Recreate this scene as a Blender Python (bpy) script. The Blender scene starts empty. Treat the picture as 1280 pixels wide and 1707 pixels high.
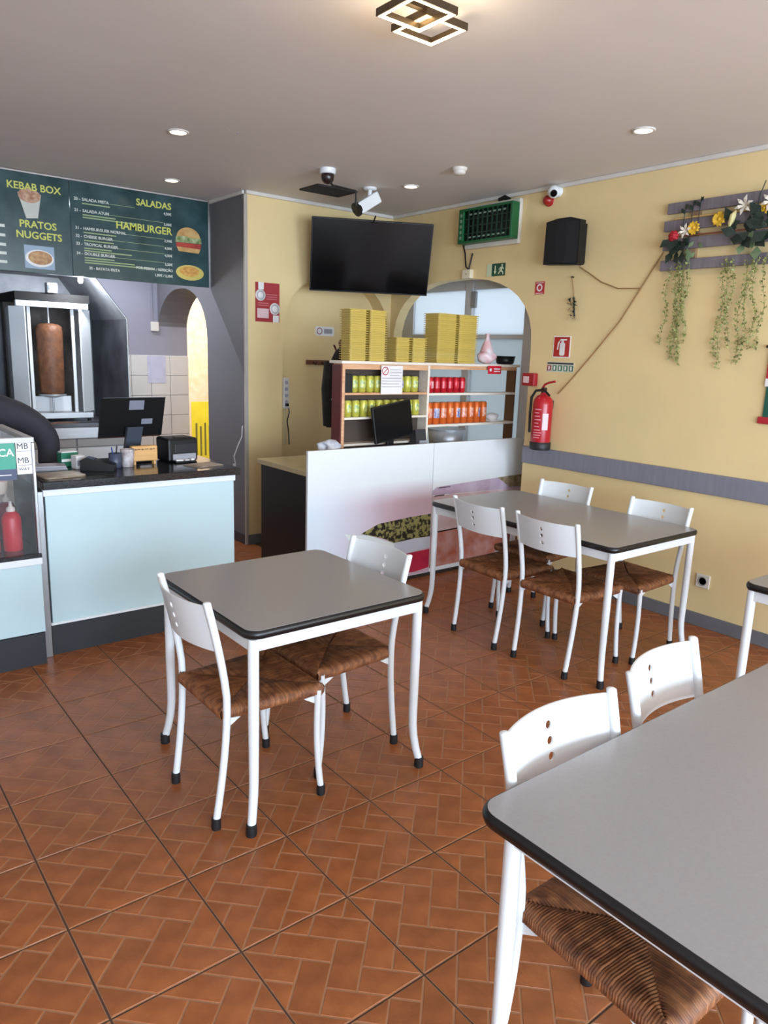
import bpy, bmesh, math, random
from mathutils import Vector, Matrix
random.seed(7)
PI = math.pi
scene = bpy.context.scene
COL = scene.collection

# ------------------------------------------------------------------ camera
def look(yaw, pitch, roll):
    cy, sy, cp, sp = math.cos(yaw), math.sin(yaw), math.cos(pitch), math.sin(pitch)
    f = Vector((sy * cp, cy * cp, -sp)); r = Vector((cy, -sy, 0)); d = f.cross(r)
    r2 = r * math.cos(roll) + d * math.sin(roll); d2 = d * math.cos(roll) - r * math.sin(roll)
    m = Matrix((r2, -d2, -f)).transposed()
    return m
cam_data = bpy.data.cameras.new('camera')
cam_data.sensor_fit = 'VERTICAL'; cam_data.sensor_height = 36.0
cam_data.lens = 36.0 * 1233.0 / 1707.0
cam_data.clip_start = 0.05
cam = bpy.data.objects.new('camera', cam_data); COL.objects.link(cam)
cam.matrix_world = Matrix.Translation((0, 0, 1.65)) @ look(math.radians(38.541), math.radians(12.1106), math.radians(-1.9212)).to_4x4()
scene.camera = cam

# ------------------------------------------------------------------ world, daylight, exposure
world = bpy.data.worlds.new('daylight'); scene.world = world
world.use_nodes = True
bgn = world.node_tree.nodes['Background']
bgn.inputs[0].default_value = (0.90, 0.95, 1.0, 1); bgn.inputs[1].default_value = 1.7

def area(name, loc, rot, sx, sy, power, color):
    l = bpy.data.lights.new(name, 'AREA'); l.shape = 'RECTANGLE'; l.size = sx; l.size_y = sy
    l.energy = power; l.color = color
    o = bpy.data.objects.new(name, l); COL.objects.link(o); o.location = loc; o.rotation_euler = rot
    return o
# daylight entering by the shop front behind the camera (two glazed bays) and by the side yard of the kitchen
area('daylight_front_bay', (-0.55, -4.1, 1.45), (PI / 2, 0, 0), 2.7, 2.1, 350, (0.66, 0.82, 1.0))
area('daylight_front_bay', (2.75, -4.1, 1.45), (PI / 2, 0, 0), 2.7, 2.1, 350, (0.66, 0.82, 1.0))
area('daylight_side_yard', (3.95, 7.6, 2.75), (0, 0, 0), 1.1, 1.6, 62, (1.0, 0.97, 0.93))

vs = scene.view_settings
vs.view_transform = 'Standard'; vs.look = 'None'; vs.gamma = 1.0; vs.use_curve_mapping = False
vs.exposure = 0.0

# ------------------------------------------------------------------ materials
def lin(c):
    return tuple(((v / 255.0) / 12.92 if v / 255.0 <= 0.04045 else ((v / 255.0 + 0.055) / 1.055) ** 2.4) for v in c)
MATS = {}
def mat(name, rgb, rough=0.5, metal=0.0, var=0.06, scale=6.0, bump=0.0, bscale=60.0, spec=0.5, emit=0.0, emit_rgb=None,
        attr=False, rnd=0.0, stretch=None, rgb2=None, trans=0.0, alpha=1.0, coat=0.0, translucent=0.0):
    if name in MATS: return MATS[name]
    m = bpy.data.materials.new(name); m.use_nodes = True
    nt = m.node_tree; b = nt.nodes['Principled BSDF']; N = nt.nodes.new; L = nt.links.new
    c = lin(rgb)
    b.inputs['Roughness'].default_value = rough; b.inputs['Metallic'].default_value = metal
    b.inputs['Specular IOR Level'].default_value = spec
    if coat: b.inputs['Coat Weight'].default_value = coat
    tc = N('ShaderNodeTexCoord'); mp = N('ShaderNodeMapping'); L(tc.outputs['Object'], mp.inputs[0])
    if stretch: mp.inputs['Scale'].default_value = stretch
    nz = N('ShaderNodeTexNoise'); nz.inputs['Scale'].default_value = scale; nz.inputs['Detail'].default_value = 5
    L(mp.outputs[0], nz.inputs[0])
    ramp = N('ShaderNodeValToRGB'); L(nz.outputs[0], ramp.inputs[0])
    e = ramp.color_ramp.elements
    c2 = lin(rgb2) if rgb2 else tuple(min(1, v * (1 + var)) for v in c)
    c1 = c if rgb2 else tuple(v * (1 - var) for v in c)
    e[0].position = 0.32; e[1].position = 0.68
    e[0].color = (*c1, 1); e[1].color = (*c2, 1)
    out = ramp.outputs[0]
    if attr or rnd:
        hsv = N('ShaderNodeHueSaturation'); L(out, hsv.inputs['Color'])
        ma = N('ShaderNodeMath'); ma.operation = 'MULTIPLY_ADD'
        if attr:
            at = N('ShaderNodeAttribute'); at.attribute_name = 'tint'
            L(at.outputs['Fac'], ma.inputs[0])
        else:
            oi = N('ShaderNodeObjectInfo'); L(oi.outputs['Random'], ma.inputs[0])
        r = rnd or 0.3
        ma.inputs[1].default_value = r; ma.inputs[2].default_value = 1 - r / 2
        L(ma.outputs[0], hsv.inputs['Value']); out = hsv.outputs[0]
    L(out, b.inputs['Base Color'])
    if bump:
        n2 = N('ShaderNodeTexNoise'); n2.inputs['Scale'].default_value = bscale; n2.inputs['Detail'].default_value = 4
        L(mp.outputs[0], n2.inputs[0])
        bp = N('ShaderNodeBump'); bp.inputs['Strength'].default_value = bump; bp.inputs['Distance'].default_value = 0.01
        L(n2.outputs[0], bp.inputs['Height']); L(bp.outputs[0], b.inputs['Normal'])
    if emit:
        b.inputs['Emission Color'].default_value = (*lin(emit_rgb or rgb), 1); b.inputs['Emission Strength'].default_value = emit
    if trans: b.inputs['Transmission Weight'].default_value = trans
    if alpha < 1: b.inputs['Alpha'].default_value = alpha
    if translucent:
        tr = N('ShaderNodeBsdfTranslucent'); tr.inputs[0].default_value = (*c, 1)
        mx = N('ShaderNodeMixShader'); mx.inputs[0].default_value = translucent
        L(b.outputs[0], mx.inputs[1]); L(tr.outputs[0], mx.inputs[2])
        L(mx.outputs[0], nt.nodes['Material Output'].inputs[0])
    MATS[name] = m
    return m

yellow_paint = mat('yellow_paint', (230, 204, 150), 0.62, var=0.045, scale=1.6, bump=0.04, bscale=90)
ceil_paint = mat('ceiling_paint', (222, 214, 208), 0.7, var=0.03, scale=1.2)
white_trim = mat('white_trim', (214, 208, 200), 0.5)
grey_paint = mat('dark_grey_paint', (112, 110, 116), 0.55, var=0.05, scale=2)
kitchen_grey = mat('kitchen_grey_paint', (140, 137, 150), 0.5, var=0.05, scale=2)
rail_grey = mat('rail_grey', (128, 127, 138), 0.5, var=0.06, scale=5, stretch=(1, 8, 1))
base_grey = mat('skirting_grey', (108, 108, 112), 0.5)
brick_m = mat('terracotta_brick', (138, 77, 38), 0.34, rgb2=(166, 97, 52), scale=11, bump=0.12, bscale=45, attr=True, rnd=0.16)
joint_m = mat('printed_joint', (164, 116, 82), 0.5, var=0.1)
grout_m = mat('dark_grout', (84, 58, 46), 0.8, var=0.15)
white_metal = mat('white_enamel', (226, 229, 230), 0.32, var=0.02)
black_rubber = mat('black_rubber', (22, 22, 24), 0.55)
laminate = mat('grey_laminate', (150, 147, 147), 0.28, var=0.03, scale=140)
black_edge = mat('black_edging', (20, 19, 20), 0.32)
rush = mat('rush_straw', (104, 60, 36), 0.6, rgb2=(158, 102, 62), scale=30, attr=True, rnd=0.5)
black_plastic = mat('black_plastic', (16, 17, 19), 0.4, spec=.35)
black_gloss = mat('black_glass', (7, 8, 12), 0.14, spec=0.22)
granite = mat('black_granite', (26, 25, 27), 0.14, rgb2=(40, 38, 40), scale=90)
frost_panel = mat('pale_blue_panel', (190, 214, 219), 0.3, var=0.02, scale=2)
white_lam = mat('white_laminate', (226, 230, 232), 0.4, var=0.015)
kick_m = mat('dark_kick', (38, 42, 46), 0.5)
alu = mat('aluminium', (168, 170, 172), 0.35, metal=0.9)
steel = mat('stainless_steel', (190, 193, 198), 0.36, metal=0.55, var=0.06, scale=5, stretch=(1, 1, 8))
steel_dark = mat('dark_steel', (62, 63, 68), 0.42, metal=0.35, rgb2=(104, 105, 112), scale=4)  # darker grey steel for hood sides, canopy and small fittings
steel_mid = mat('dull_steel', (150, 152, 158), 0.45, metal=0.3, rgb2=(120, 122, 128), scale=5)
steel_bright = mat('polished_panel', (238, 241, 244), 0.35, var=0.03)
pine = mat('pine_wood', (206, 150, 108), 0.5, rgb2=(226, 180, 140), scale=5, stretch=(1, 12, 12))
pale_wood = mat('whitewashed_board', (228, 214, 196), 0.5, rgb2=(240, 230, 216), scale=5, stretch=(1, 12, 12))
dark_red_wood = mat('red_brown_wood', (98, 42, 38), 0.5, var=0.15, scale=8)
foam = mat('yellow_foam', (204, 176, 84), 0.55, var=0.05, rnd=0.1)
red_enamel = mat('red_enamel', (176, 22, 36), 0.25)
red_print = mat('red_print', (186, 40, 46), 0.45)
white_print = mat('white_print', (232, 228, 226), 0.5)
grey_print = mat('grey_print', (150, 150, 156), 0.5)
green_print = mat('green_print', (24, 92, 66), 0.45)
glass = mat('clear_glass', (150, 158, 160), 0.03, alpha=0.09, var=0, spec=0.6)
film = mat('daylit_film', (225, 232, 238), 0.4, var=0.01, translucent=0.85)
film_grey = mat('grey_film', (204, 212, 216), 0.4, var=0.03, translucent=0.7)
frame_grey = mat('window_frame_paint', (206, 205, 206), 0.4, var=.02)
warm_led = mat('warm_led', (255, 236, 190), 0.4, emit=9.0, emit_rgb=(255, 226, 170))
down_led = mat('downlight_lens', (255, 250, 235), 0.4, emit=9.0, emit_rgb=(255, 240, 208))
bronze = mat('dark_bronze', (74, 60, 44), 0.4, metal=0.6)
meat_m = mat('doner_meat', (104, 66, 46), 0.55, rgb2=(142, 92, 62), scale=14, bump=0.6, bscale=26)
dark_cloth = mat('charcoal_cloth', (50, 48, 56), 0.85, var=0.12, scale=9, bump=0.5, bscale=7)
skin_m = mat('skin', (196, 148, 120), 0.5)
hair_m = mat('dark_hair', (34, 26, 22), 0.6)
leaf_dark = mat('dark_leaf', (28, 44, 34), 0.5, var=0.25, scale=20)
leaf_light = mat('pale_leaf', (140, 144, 82), 0.55, var=0.3, scale=30)
board_grey = mat('weathered_grey_board', (116, 108, 114), 0.65, var=0.14, scale=7, stretch=(8, 1, 8), bump=0.1)
tile_white = mat('cream_tile', (206, 202, 198), 0.2, var=0.03)
plaster_bright = mat('cream_render', (236, 214, 180), 0.8, rgb2=(246, 232, 212), scale=12)
amber_cable = mat('brown_cable', (150, 114, 70), 0.5)
black_cable = mat('black_cable', (26, 24, 24), 0.5)

# ------------------------------------------------------------------ mesh builder
class MB:
    def __init__(s, org=(0, 0, 0)):
        s.v = []; s.f = []; s.sm = []; s.mi = []; s.o = Vector(org); s.tint = []
        s.cur = 0; s.t = 0.5
    def add(s, verts, faces, smooth=False):
        b = len(s.v)
        s.v += [Vector(p) - s.o for p in verts]
        for f in faces:
            s.f.append([i + b for i in f]); s.sm.append(smooth); s.mi.append(s.cur); s.tint.append(s.t)
        return s
    def box(s, x0, x1, y0, y1, z0, z1, bev=0.0):
        if x0 > x1: x0, x1 = x1, x0
        if y0 > y1: y0, y1 = y1, y0
        if z0 > z1: z0, z1 = z1, z0
        if not bev:
            v = [(x, y, z) for z in (z0, z1) for y in (y0, y1) for x in (x0, x1)]
            return s.add(v, [(0, 2, 3, 1), (4, 5, 7, 6), (0, 1, 5, 4), (2, 6, 7, 3), (0, 4, 6, 2), (1, 3, 7, 5)])
        bm = bmesh.new(); bmesh.ops.create_cube(bm, size=1)
        for q in bm.verts:
            q.co = Vector(((x0 + x1) / 2 + q.co.x * (x1 - x0), (y0 + y1) / 2 + q.co.y * (y1 - y0), (z0 + z1) / 2 + q.co.z * (z1 - z0)))
        bmesh.ops.bevel(bm, geom=bm.edges[:], offset=bev, segments=2, affect='EDGES', profile=0.5)
        return s.bm(bm)
    def bm(s, bm, smooth=False):
        bm.verts.index_update()
        s.add([q.co.copy() for q in bm.verts], [[q.index for q in f.verts] for f in bm.faces], smooth); bm.free(); return s
    def prism(s, pts, vec, smooth=False):
        n = len(pts); vec = Vector(vec); a = [Vector(p) for p in pts]
        nor = Vector((0, 0, 0))
        for i in range(n): nor += a[i].cross(a[(i + 1) % n])
        if nor.dot(vec) > 0: a.reverse()
        v = a + [p + vec for p in a]
        s.add(v, [list(range(n)), list(range(2 * n - 1, n - 1, -1))])
        return s.add(v, [(i, i + n, (i + 1) % n + n, (i + 1) % n) for i in range(n)], smooth)
    def poly(s, pts):
        return s.add(pts, [list(range(len(pts)))])
    def cyl(s, p0, p1, r, r2=None, seg=16, cap=True):
        return s.tube([p0, p1], [r, r if r2 is None else r2], seg, cap)
    def tube(s, pts, r, seg=8, cap=True):
        P = [Vector(p) for p in pts]; n = len(P)
        R = [r] * n if not isinstance(r, (list, tuple)) else list(r)
        t0 = (P[1] - P[0]).normalized()
        up = Vector((0, 0, 1)) if abs(t0.z) < 0.9 else Vector((1, 0, 0))
        a = t0.cross(up).normalized(); rings = []
        for i in range(n):
            t = (P[min(i + 1, n - 1)] - P[max(i - 1, 0)]).normalized()
            a = (a - t * a.dot(t)).normalized(); b = t.cross(a)
            rings.append([P[i] + (a * math.cos(2 * PI * k / seg) + b * math.sin(2 * PI * k / seg)) * R[i] for k in range(seg)])
        v = [q for g in rings for q in g]; f = []
        for i in range(n - 1):
            for k in range(seg):
                k2 = (k + 1) % seg
                f.append((i * seg + k, i * seg + k2, (i + 1) * seg + k2, (i + 1) * seg + k))
        s.add(v, f, True)
        if cap:
            s.add(rings[0], [list(range(seg - 1, -1, -1))]); s.add(rings[-1], [list(range(seg))])
        return s
    def lathe(s, prof, c=(0, 0, 0), seg=20, axis='z', smooth=True):
        v = []; f = []; c = Vector(c)
        for (r, h) in prof:
            for k in range(seg):
                x, y = r * math.cos(2 * PI * k / seg), r * math.sin(2 * PI * k / seg)
                v.append(c + (Vector((x, y, h)) if axis == 'z' else Vector((x, -h, y)) if axis == 'y' else Vector((h, x, y))))
        n = len(prof)
        for i in range(n - 1):
            for k in range(seg):
                k2 = (k + 1) % seg
                f.append((i * seg + k, i * seg + k2, (i + 1) * seg + k2, (i + 1) * seg + k))
        s.add(v, f, smooth)
        s.add(v[:seg], [list(range(seg - 1, -1, -1))]); s.add(v[-seg:], [list(range(seg))])
        return s
    def ball(s, c, r, seg=12, rings=8):
        r = r if isinstance(r, (tuple, list)) else (r, r, r); v = []; f = []
        for i in range(rings + 1):
            th = PI * i / rings
            for k in range(seg):
                ph = 2 * PI * k / seg
                v.append((c[0] + r[0] * math.sin(th) * math.cos(ph), c[1] + r[1] * math.sin(th) * math.sin(ph), c[2] + r[2] * math.cos(th)))
        for i in range(rings):
            for k in range(seg):
                k2 = (k + 1) % seg
                f.append((i * seg + k, (i + 1) * seg + k, (i + 1) * seg + k2, i * seg + k2))
        return s.add(v, f, True)
    def build(s, name, m, parent=None):
        me = bpy.data.meshes.new(name)
        me.from_pydata([tuple(p) for p in s.v], [], s.f)
        me.polygons.foreach_set('use_smooth', s.sm)
        ms = m if isinstance(m, (list, tuple)) else [m]
        for q in ms: me.materials.append(q)
        if len(ms) > 1: me.polygons.foreach_set('material_index', s.mi)
        if len(set(s.tint)) > 1 or 'terracotta' in ms[0].name:
            at = me.attributes.new('tint', 'FLOAT', 'FACE'); at.data.foreach_set('value', s.tint)
        me.update()
        o = bpy.data.objects.new(name, me); COL.objects.link(o)
        if parent is not None: o.parent = parent
        return o

def tag(o, label, cat, group=None):
    o['label'] = label; o['category'] = cat
    if group: o['group'] = group
    return o
def thing(name, label, cat, loc=(0, 0, 0), rot=(0, 0, 0), group=None):
    o = bpy.data.objects.new(name, None); COL.objects.link(o); o.empty_display_size = 0.1
    o.location = loc; o.rotation_euler = rot
    return tag(o, label, cat, group)
def struct(o):
    o['kind'] = 'structure'; return o
def copy_tree(o, parent=None):
    c = o.copy(); COL.objects.link(c); c.parent = parent
    for ch in list(o.children): copy_tree(ch, c)
    return c
def rrect(x0, x1, y0, y1, r, n=5):
    p = []
    for cx, cy, a in ((x1 - r, y1 - r, 0), (x0 + r, y1 - r, 90), (x0 + r, y0 + r, 180), (x1 - r, y0 + r, 270)):
        for k in range(n + 1):
            t = math.radians(a + 90 * k / n); p.append((cx + r * math.cos(t), cy + r * math.sin(t)))
    return p
def text(name, body, size, m, parent, loc=(0, 0, 0), rot=(0, 0, 0), align='LEFT', bold=0.0, ext=0.0006):
    cu = bpy.data.curves.new(name, 'FONT'); cu.body = body; cu.size = size; cu.align_x = align; cu.extrude = ext; cu.offset = bold
    cu.resolution_u = 3
    t = bpy.data.objects.new(name + '_curve', cu); COL.objects.link(t)
    dg = bpy.context.evaluated_depsgraph_get()
    me = bpy.data.meshes.new_from_object(t.evaluated_get(dg)); bpy.data.objects.remove(t); me.name = name
    me.materials.clear(); me.materials.append(m)
    o = bpy.data.objects.new(name, me); COL.objects.link(o); o.parent = parent; o.location = loc; o.rotation_euler = rot
    return o
RW = (PI / 2, 0, -PI / 2)      # things on the right wall: local x = along -Y, y = up, z = out of the wall
BW = (PI / 2, 0, 0)            # things on walls that face -Y: local x = X, y = up, z = out of the wall

# ================================================================== SETTING
H = 2.86; XR = 4.42; YB = 5.55; XG = 2.93; YK = 7.40; XL = -2.2; YF = -4.2
# ---- floor with square tiles that carry a raised brick pattern
fl = struct(MB().box(XL, XR + .4, YF, 5.9, -0.06, -0.003).box(XL, 5.2, 5.9, 9.2, -0.06, -0.003).build('floor', grout_m))
TS = 0.3625; TX0, TY0 = 0.457, 1.240
def herring(shift):
    """brick polygons (tile units 0..6) of a diagonal 2:1 herringbone, clipped to the tile"""
    out = []
    def P(a, b): return (a + b, a - b)
    for a in range(-4, 12):
        for b in range(-8, 9):
            k = (a - b - shift) % 4
            if k == 0: q = [P(a, b), P(a + 2, b), P(a + 2, b + 1), P(a, b + 1)]
            elif k == 3: q = [P(a, b), P(a + 1, b), P(a + 1, b + 2), P(a, b + 2)]
            else: continue
            cx = sum(p[0] for p in q) / 4; cy = sum(p[1] for p in q) / 4
            g = 0.052
            q2 = []
            n = 4
            for i in range(4):         # inset by g on every side
                p0, p1, p2 = Vector(q[i - 1]), Vector(q[i]), Vector(q[(i + 1) % 4])
                d1 = (p0 - p1).normalized(); d2 = (p2 - p1).normalized()
                q2.append(tuple(p1 + (d1 + d2) * g))
            for ax, lim, sg in ((0, 0.03, 1), (0, 5.97, -1), (1, 0.03, 1), (1, 5.97, -1)):
                r = []
                for i in range(len(q2)):
                    A, B = q2[i], q2[(i + 1) % len(q2)]
                    ia, ib = (A[ax] - lim) * sg >= 0, (B[ax] - lim) * sg >= 0
                    if ia: r.append(A)
                    if ia != ib:
                        t = (lim - A[ax]) / (B[ax] - A[ax]); r.append((A[0] + t * (B[0] - A[0]), A[1] + t * (B[1] - A[1])))
                q2 = r
                if len(q2) < 3: break
            if len(q2) < 3: continue
            ar = abs(sum(q2[i][0] * q2[(i + 1) % len(q2)][1] - q2[(i + 1) % len(q2)][0] * q2[i][1] for i in range(len(q2)))) / 2
            if ar > 0.12: out.append(q2)
    return out
PAT = [herring(s) for s in range(4)]
U = (TS - 0.006) / 6
def brick_mesh(mb, q, ox=0.0, oy=0.0):
    c = Vector((sum(p[0] for p in q) / len(q), sum(p[1] for p in q) / len(q)))
    top = []; bot = []
    for p in q:
        p = Vector(p); d = (c - p); d = d.normalized() * min(0.03, d.length * 0.4)
        top.append(((p + d)[0] * U + ox, (p + d)[1] * U + oy, 0.0)); bot.append((p[0] * U + ox, p[1] * U + oy, -0.0012))
    n = len(q)
    area2 = sum(top[i][0] * top[(i + 1) % n][1] - top[(i + 1) % n][0] * top[i][1] for i in range(n))
    if area2 < 0: top.reverse(); bot.reverse()
    mb.t = random.random()
    mb.add(top + bot, [list(range(n))] + [(i, i + n, (i + 1) % n + n, (i + 1) % n) for i in range(n)])
base_mb = MB().box(0, 6 * U, 0, 6 * U, -0.006, -0.0012)
base_obj = None; tile_meshes = []
for s in range(4):
    for rep in range(2):
        mb = MB(); mb.cur = 1; mb.box(0, 6 * U, 0, 6 * U, -0.006, -0.0012); mb.cur = 0
        for q in PAT[s]: brick_mesh(mb, q)
        o = mb.build('floor_tile', [brick_m, joint_m]); tile_meshes.append(o.data); bpy.data.objects.remove(o)
ob = base_mb.build('floor_tile', joint_m); plain_tile = ob.data; bpy.data.objects.remove(ob)
pat_meshes = []
for s in range(4):
    row = []
    for q in PAT[s]:
        mb = MB(); c = (sum(p[0] for p in q) / len(q) * U, sum(p[1] for p in q) / len(q) * U)
        brick_mesh(mb, q, -c[0], -c[1]); o = mb.build('brick', brick_m)
        row.append((o.data, c)); bpy.data.objects.remove(o)
    pat_meshes.append(row)
Rm = look(math.radians(38.541), math.radians(12.1106), math.radians(-1.9212)).transposed()
def project(p):
    q = Rm @ (Vector(p) - Vector((0, 0, 1.65)))
    if q.z > -0.1: return None
    return (640 + q.x / -q.z * 1233, 853.5 - q.y / -q.z * 1233)
tiles = []; rest = MB(); rest.cur = 0
for i in range(-8, 14):
    for j in range(-15, 18):
        x, y = TX0 + i * TS, TY0 + j * TS
        if x < XL or x > 4.40 or y < YF: continue
        cx, cy = x + TS / 2, y + TS / 2
        if cy > YB - 0.2 and cx > XG: continue
        if cy > YK - 0.1: continue
        pr = project((cx, cy, 0))
        seen = pr is not None and -90 < pr[0] < 1370 and pr[1] < 1800 and cy < 5.9 and not (cy > 4.2 and cx < 2.0) and not (cy > 4.3 and cx > 2.75)
        s = random.randrange(4)
        if (i, j) == (1, 0): s = 2
        if (i, j) == (1, 1): s = 1
        if seen: tiles.append((math.hypot(cx, cy), x, y, s))
        else:
            rest.cur = 1; rest.box(x + .003, x + TS - .003, y + .003, y + TS - .003, -0.006, -0.0012); rest.cur = 0
            for q in PAT[s]: brick_mesh(rest, q, x + .003, y + .003)
tiles.sort()
nb = 0
for d, x, y, s in tiles:
    single = nb + len(pat_meshes[s]) <= 300
    o = bpy.data.objects.new('floor_tile', plain_tile if single else tile_meshes[s * 2 + random.randrange(2)])
    COL.objects.link(o); o.parent = fl; o.location = (x + .003, y + .003, 0)
    if single:
        for me, c in pat_meshes[s]:
            b = bpy.data.objects.new('brick', me); COL.objects.link(b); b.parent = o; b.location = (c[0], c[1], 0); nb += 1
ro = rest.build('floor_tile_field', [brick_m, joint_m], fl); ro['kind'] = 'stuff'

struct(MB().box(XL - .1, XR + .4, YF - .1, 5.9, H, H + 0.1).box(XL - .1, 5.3, 5.9, 9.3, H, H + 0.1).build('ceiling', ceil_paint))

def arch_pts(c, a, z0, zs, b, e=2.5, n=18):
    """outline from (c+a, z0) up over to (c-a, z0)"""
    p = [(c + a, z0)]
    for k in range(n + 1):
        t = PI * k / n; ct, st = math.cos(t), math.sin(t)
        p.append((c + a * math.copysign(abs(ct) ** (2 / e), ct), zs + b * abs(st) ** (2 / e)))
    p.append((c - a, z0))
    return p
# right wall: solid up to y=3.83, then a wide arch that opens onto the glazed front
ar = arch_pts(4.665, 0.835, 0, 1.72, 0.55)
pts = [(5.95, 0), (5.95, H), (YF, H), (YF, 0), (3.83, 0)] + ar[::-1][1:]
struct(MB().prism([(XR, y, z) for y, z in pts], (0.10, 0, 0)).build('wall_right', yellow_paint))
# back wall with a blind arched niche
nb_ = arch_pts(3.835, 0.565, 0, 1.72, 0.555)
pts = [(XR, 0), (XR, H), (XG, H), (XG, 0), (3.27, 0)] + nb_[::-1][1:]
wb = struct(MB().prism([(x, YB, z) for x, z in pts], (0, 0.16, 0)).build('wall_back', yellow_paint))
MB().box(XG, XR, YB + 0.16, YB + 0.22, 0, H).build('niche_back', yellow_paint, wb)
# dark grey side wall to the kitchen with an arched doorway in it
ga = arch_pts(6.845, 0.575, 0, 1.70, 0.48, e=2.2)
pts = [(YB + .002, 0), (YB + .002, H), (7.9, H), (7.9, 0)] + ga
struct(MB().prism([(XG - 0.003, y, z) for y, z in pts], (0.30, 0, 0)).build('wall_kitchen_side', grey_paint))
wk = struct(MB().box(XL, 3.23, YK, YK + 0.1, 0, H).build('wall_kitchen_back', kitchen_grey))
for i in range(5):
    for j in range(5):
        x0 = 2.235 + i * 0.2; z0 = 0.555 + j * 0.2
        MB().box(x0 + .002, x0 + .198, YK - 0.012, YK, z0 + .002, z0 + .198, 0.003).build('wall_tile', tile_white, wk)
struct(MB().box(XL - .1, XL, YF, YK + .1, 0, H).build('wall_left', mat('off_white_paint', (214, 214, 212), .6)))
# shop front behind the camera: piers and lintel around two glazed bays
wf = struct(MB().box(XL, -1.95, YF - .1, YF, 0, H).box(0.85, 1.35, YF - .1, YF, 0, H).box(4.15, XR + .1, YF - .1, YF, 0, H)
            .box(XL, XR, YF - .1, YF, 2.55, H).box(XL, XR, YF - .1, YF, 0, 0.35).build('wall_front', MATS['off_white_paint']))
for k, (a, b) in enumerate(((-1.95, 0.85), (1.35, 4.15))):
    w = struct(MB().box(a, b, YF - .06, YF - .01, 2.49, 2.55).box(a, b, YF - .06, YF - .01, .35, .41).box(a, a + .06, YF - .06, YF - .01, .35, 2.55)
               .box(b - .06, b, YF - .06, YF - .01, .35, 2.55).box((a + b) / 2 - .03, (a + b) / 2 + .03, YF - .06, YF - .01, .41, 2.49).build('window_%d' % (k + 2), alu))
    for c, d in ((a + .06, (a + b) / 2 - .03), ((a + b) / 2 + .03, b - .06)):
        MB().box(c, d, YF - .04, YF - .034, .41, 2.49).build('pane', glass, w)
# side yard beyond the kitchen doorway
struct(MB().box(3.23, 5.2, 8.9, 9.0, 0, H).build('wall_yard_end', plaster_bright))
struct(MB().box(5.1, 5.2, 5.95, 9.0, 0, H).build('wall_yard_side', plaster_bright))
struct(MB().box(3.23, 5.2, 5.86, 5.95, 0, H).build('wall_yard_near', plaster_bright))
struct(MB().box(3.13, 3.23, 7.9, 9.0, 0, H).build('wall_yard_kitchen', plaster_bright))

# glazed front seen through the right-hand arch
XW = 4.74
struct(MB().box(XR + .1, XW + .06, 3.55, 3.62, 0, H).build('wall_bay_near', yellow_paint))
struct(MB().box(XR + .1, XW + .06, 5.78, 5.86, 0, H).build('wall_bay_far', yellow_paint))
wn = struct(MB().box(XW, XW + .05, 3.6, 5.8, 2.215, 2.34).box(XW, XW + .05, 3.6, 4.20, 0, 2.34).box(XW, XW + .05, 5.60, 5.8, 0, 2.34)
            .box(XW - .015, XW + .05, 4.80, 4.885, 0, 2.34).box(XW, XW + .05, 4.2, 5.6, 1.80, 1.835).box(XW, XW + .05, 3.6, 5.8, 0, .12)
            .build('window_1', frame_grey))
struct(MB().box(XW, XW + .06, 3.55, 5.86, 2.34, H).build('wall_bay_lintel', yellow_paint))
for a, b in ((4.20, 4.80), (4.885, 5.60)):
    MB().box(XW + .02, XW + .028, a, b, 1.835, 2.215).build('pane', film, wn)
    MB().box(XW + .02, XW + .028, a, b, .12, 1.80).build('lower_panel', film_grey, wn)
MB().box(XW - .03, XW, 4.745, 4.80, 2.06, 2.2, .008).build('closer', mat('closer_grey', (150, 150, 150), .4), wn)

# trims
struct(MB().box(XR - .022, XR, YF, YB, H - .028, H, .006).build('trim_1', white_trim))
struct(MB().box(XG, XR - .022, YB - .022, YB, H - .028, H, .006).build('trim_2', white_trim))
struct(MB().box(XG - .024, XG, YB + .01, 6.16, H - .028, H, .006).build('trim_3', white_trim))
struct(MB().box(XG - .016, XG + .012, YB - .012, YB + .016, 0, H - .03, .004).build('trim_4', mat('corner_bead', (176, 168, 158), .5)))
struct(MB().box(XR - .022, XR, YF, 3.825, 0.855, 0.985, .005).build('trim_5', rail_grey))
struct(MB().box(XR - .014, XR, YF, 3.825, 0, .085, .003).build('baseboard_right', base_grey))
struct(MB().box(XG, 3.26, YB - .014, YB, 0, .085, .003).build('baseboard_back', base_grey))
struct(MB().box(XG - .017, XG - .003, YB + .02, 6.26, 0, .085, .003).build('baseboard_kitchen', mat('skirting_dark', (70, 68, 72), .5)))

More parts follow.
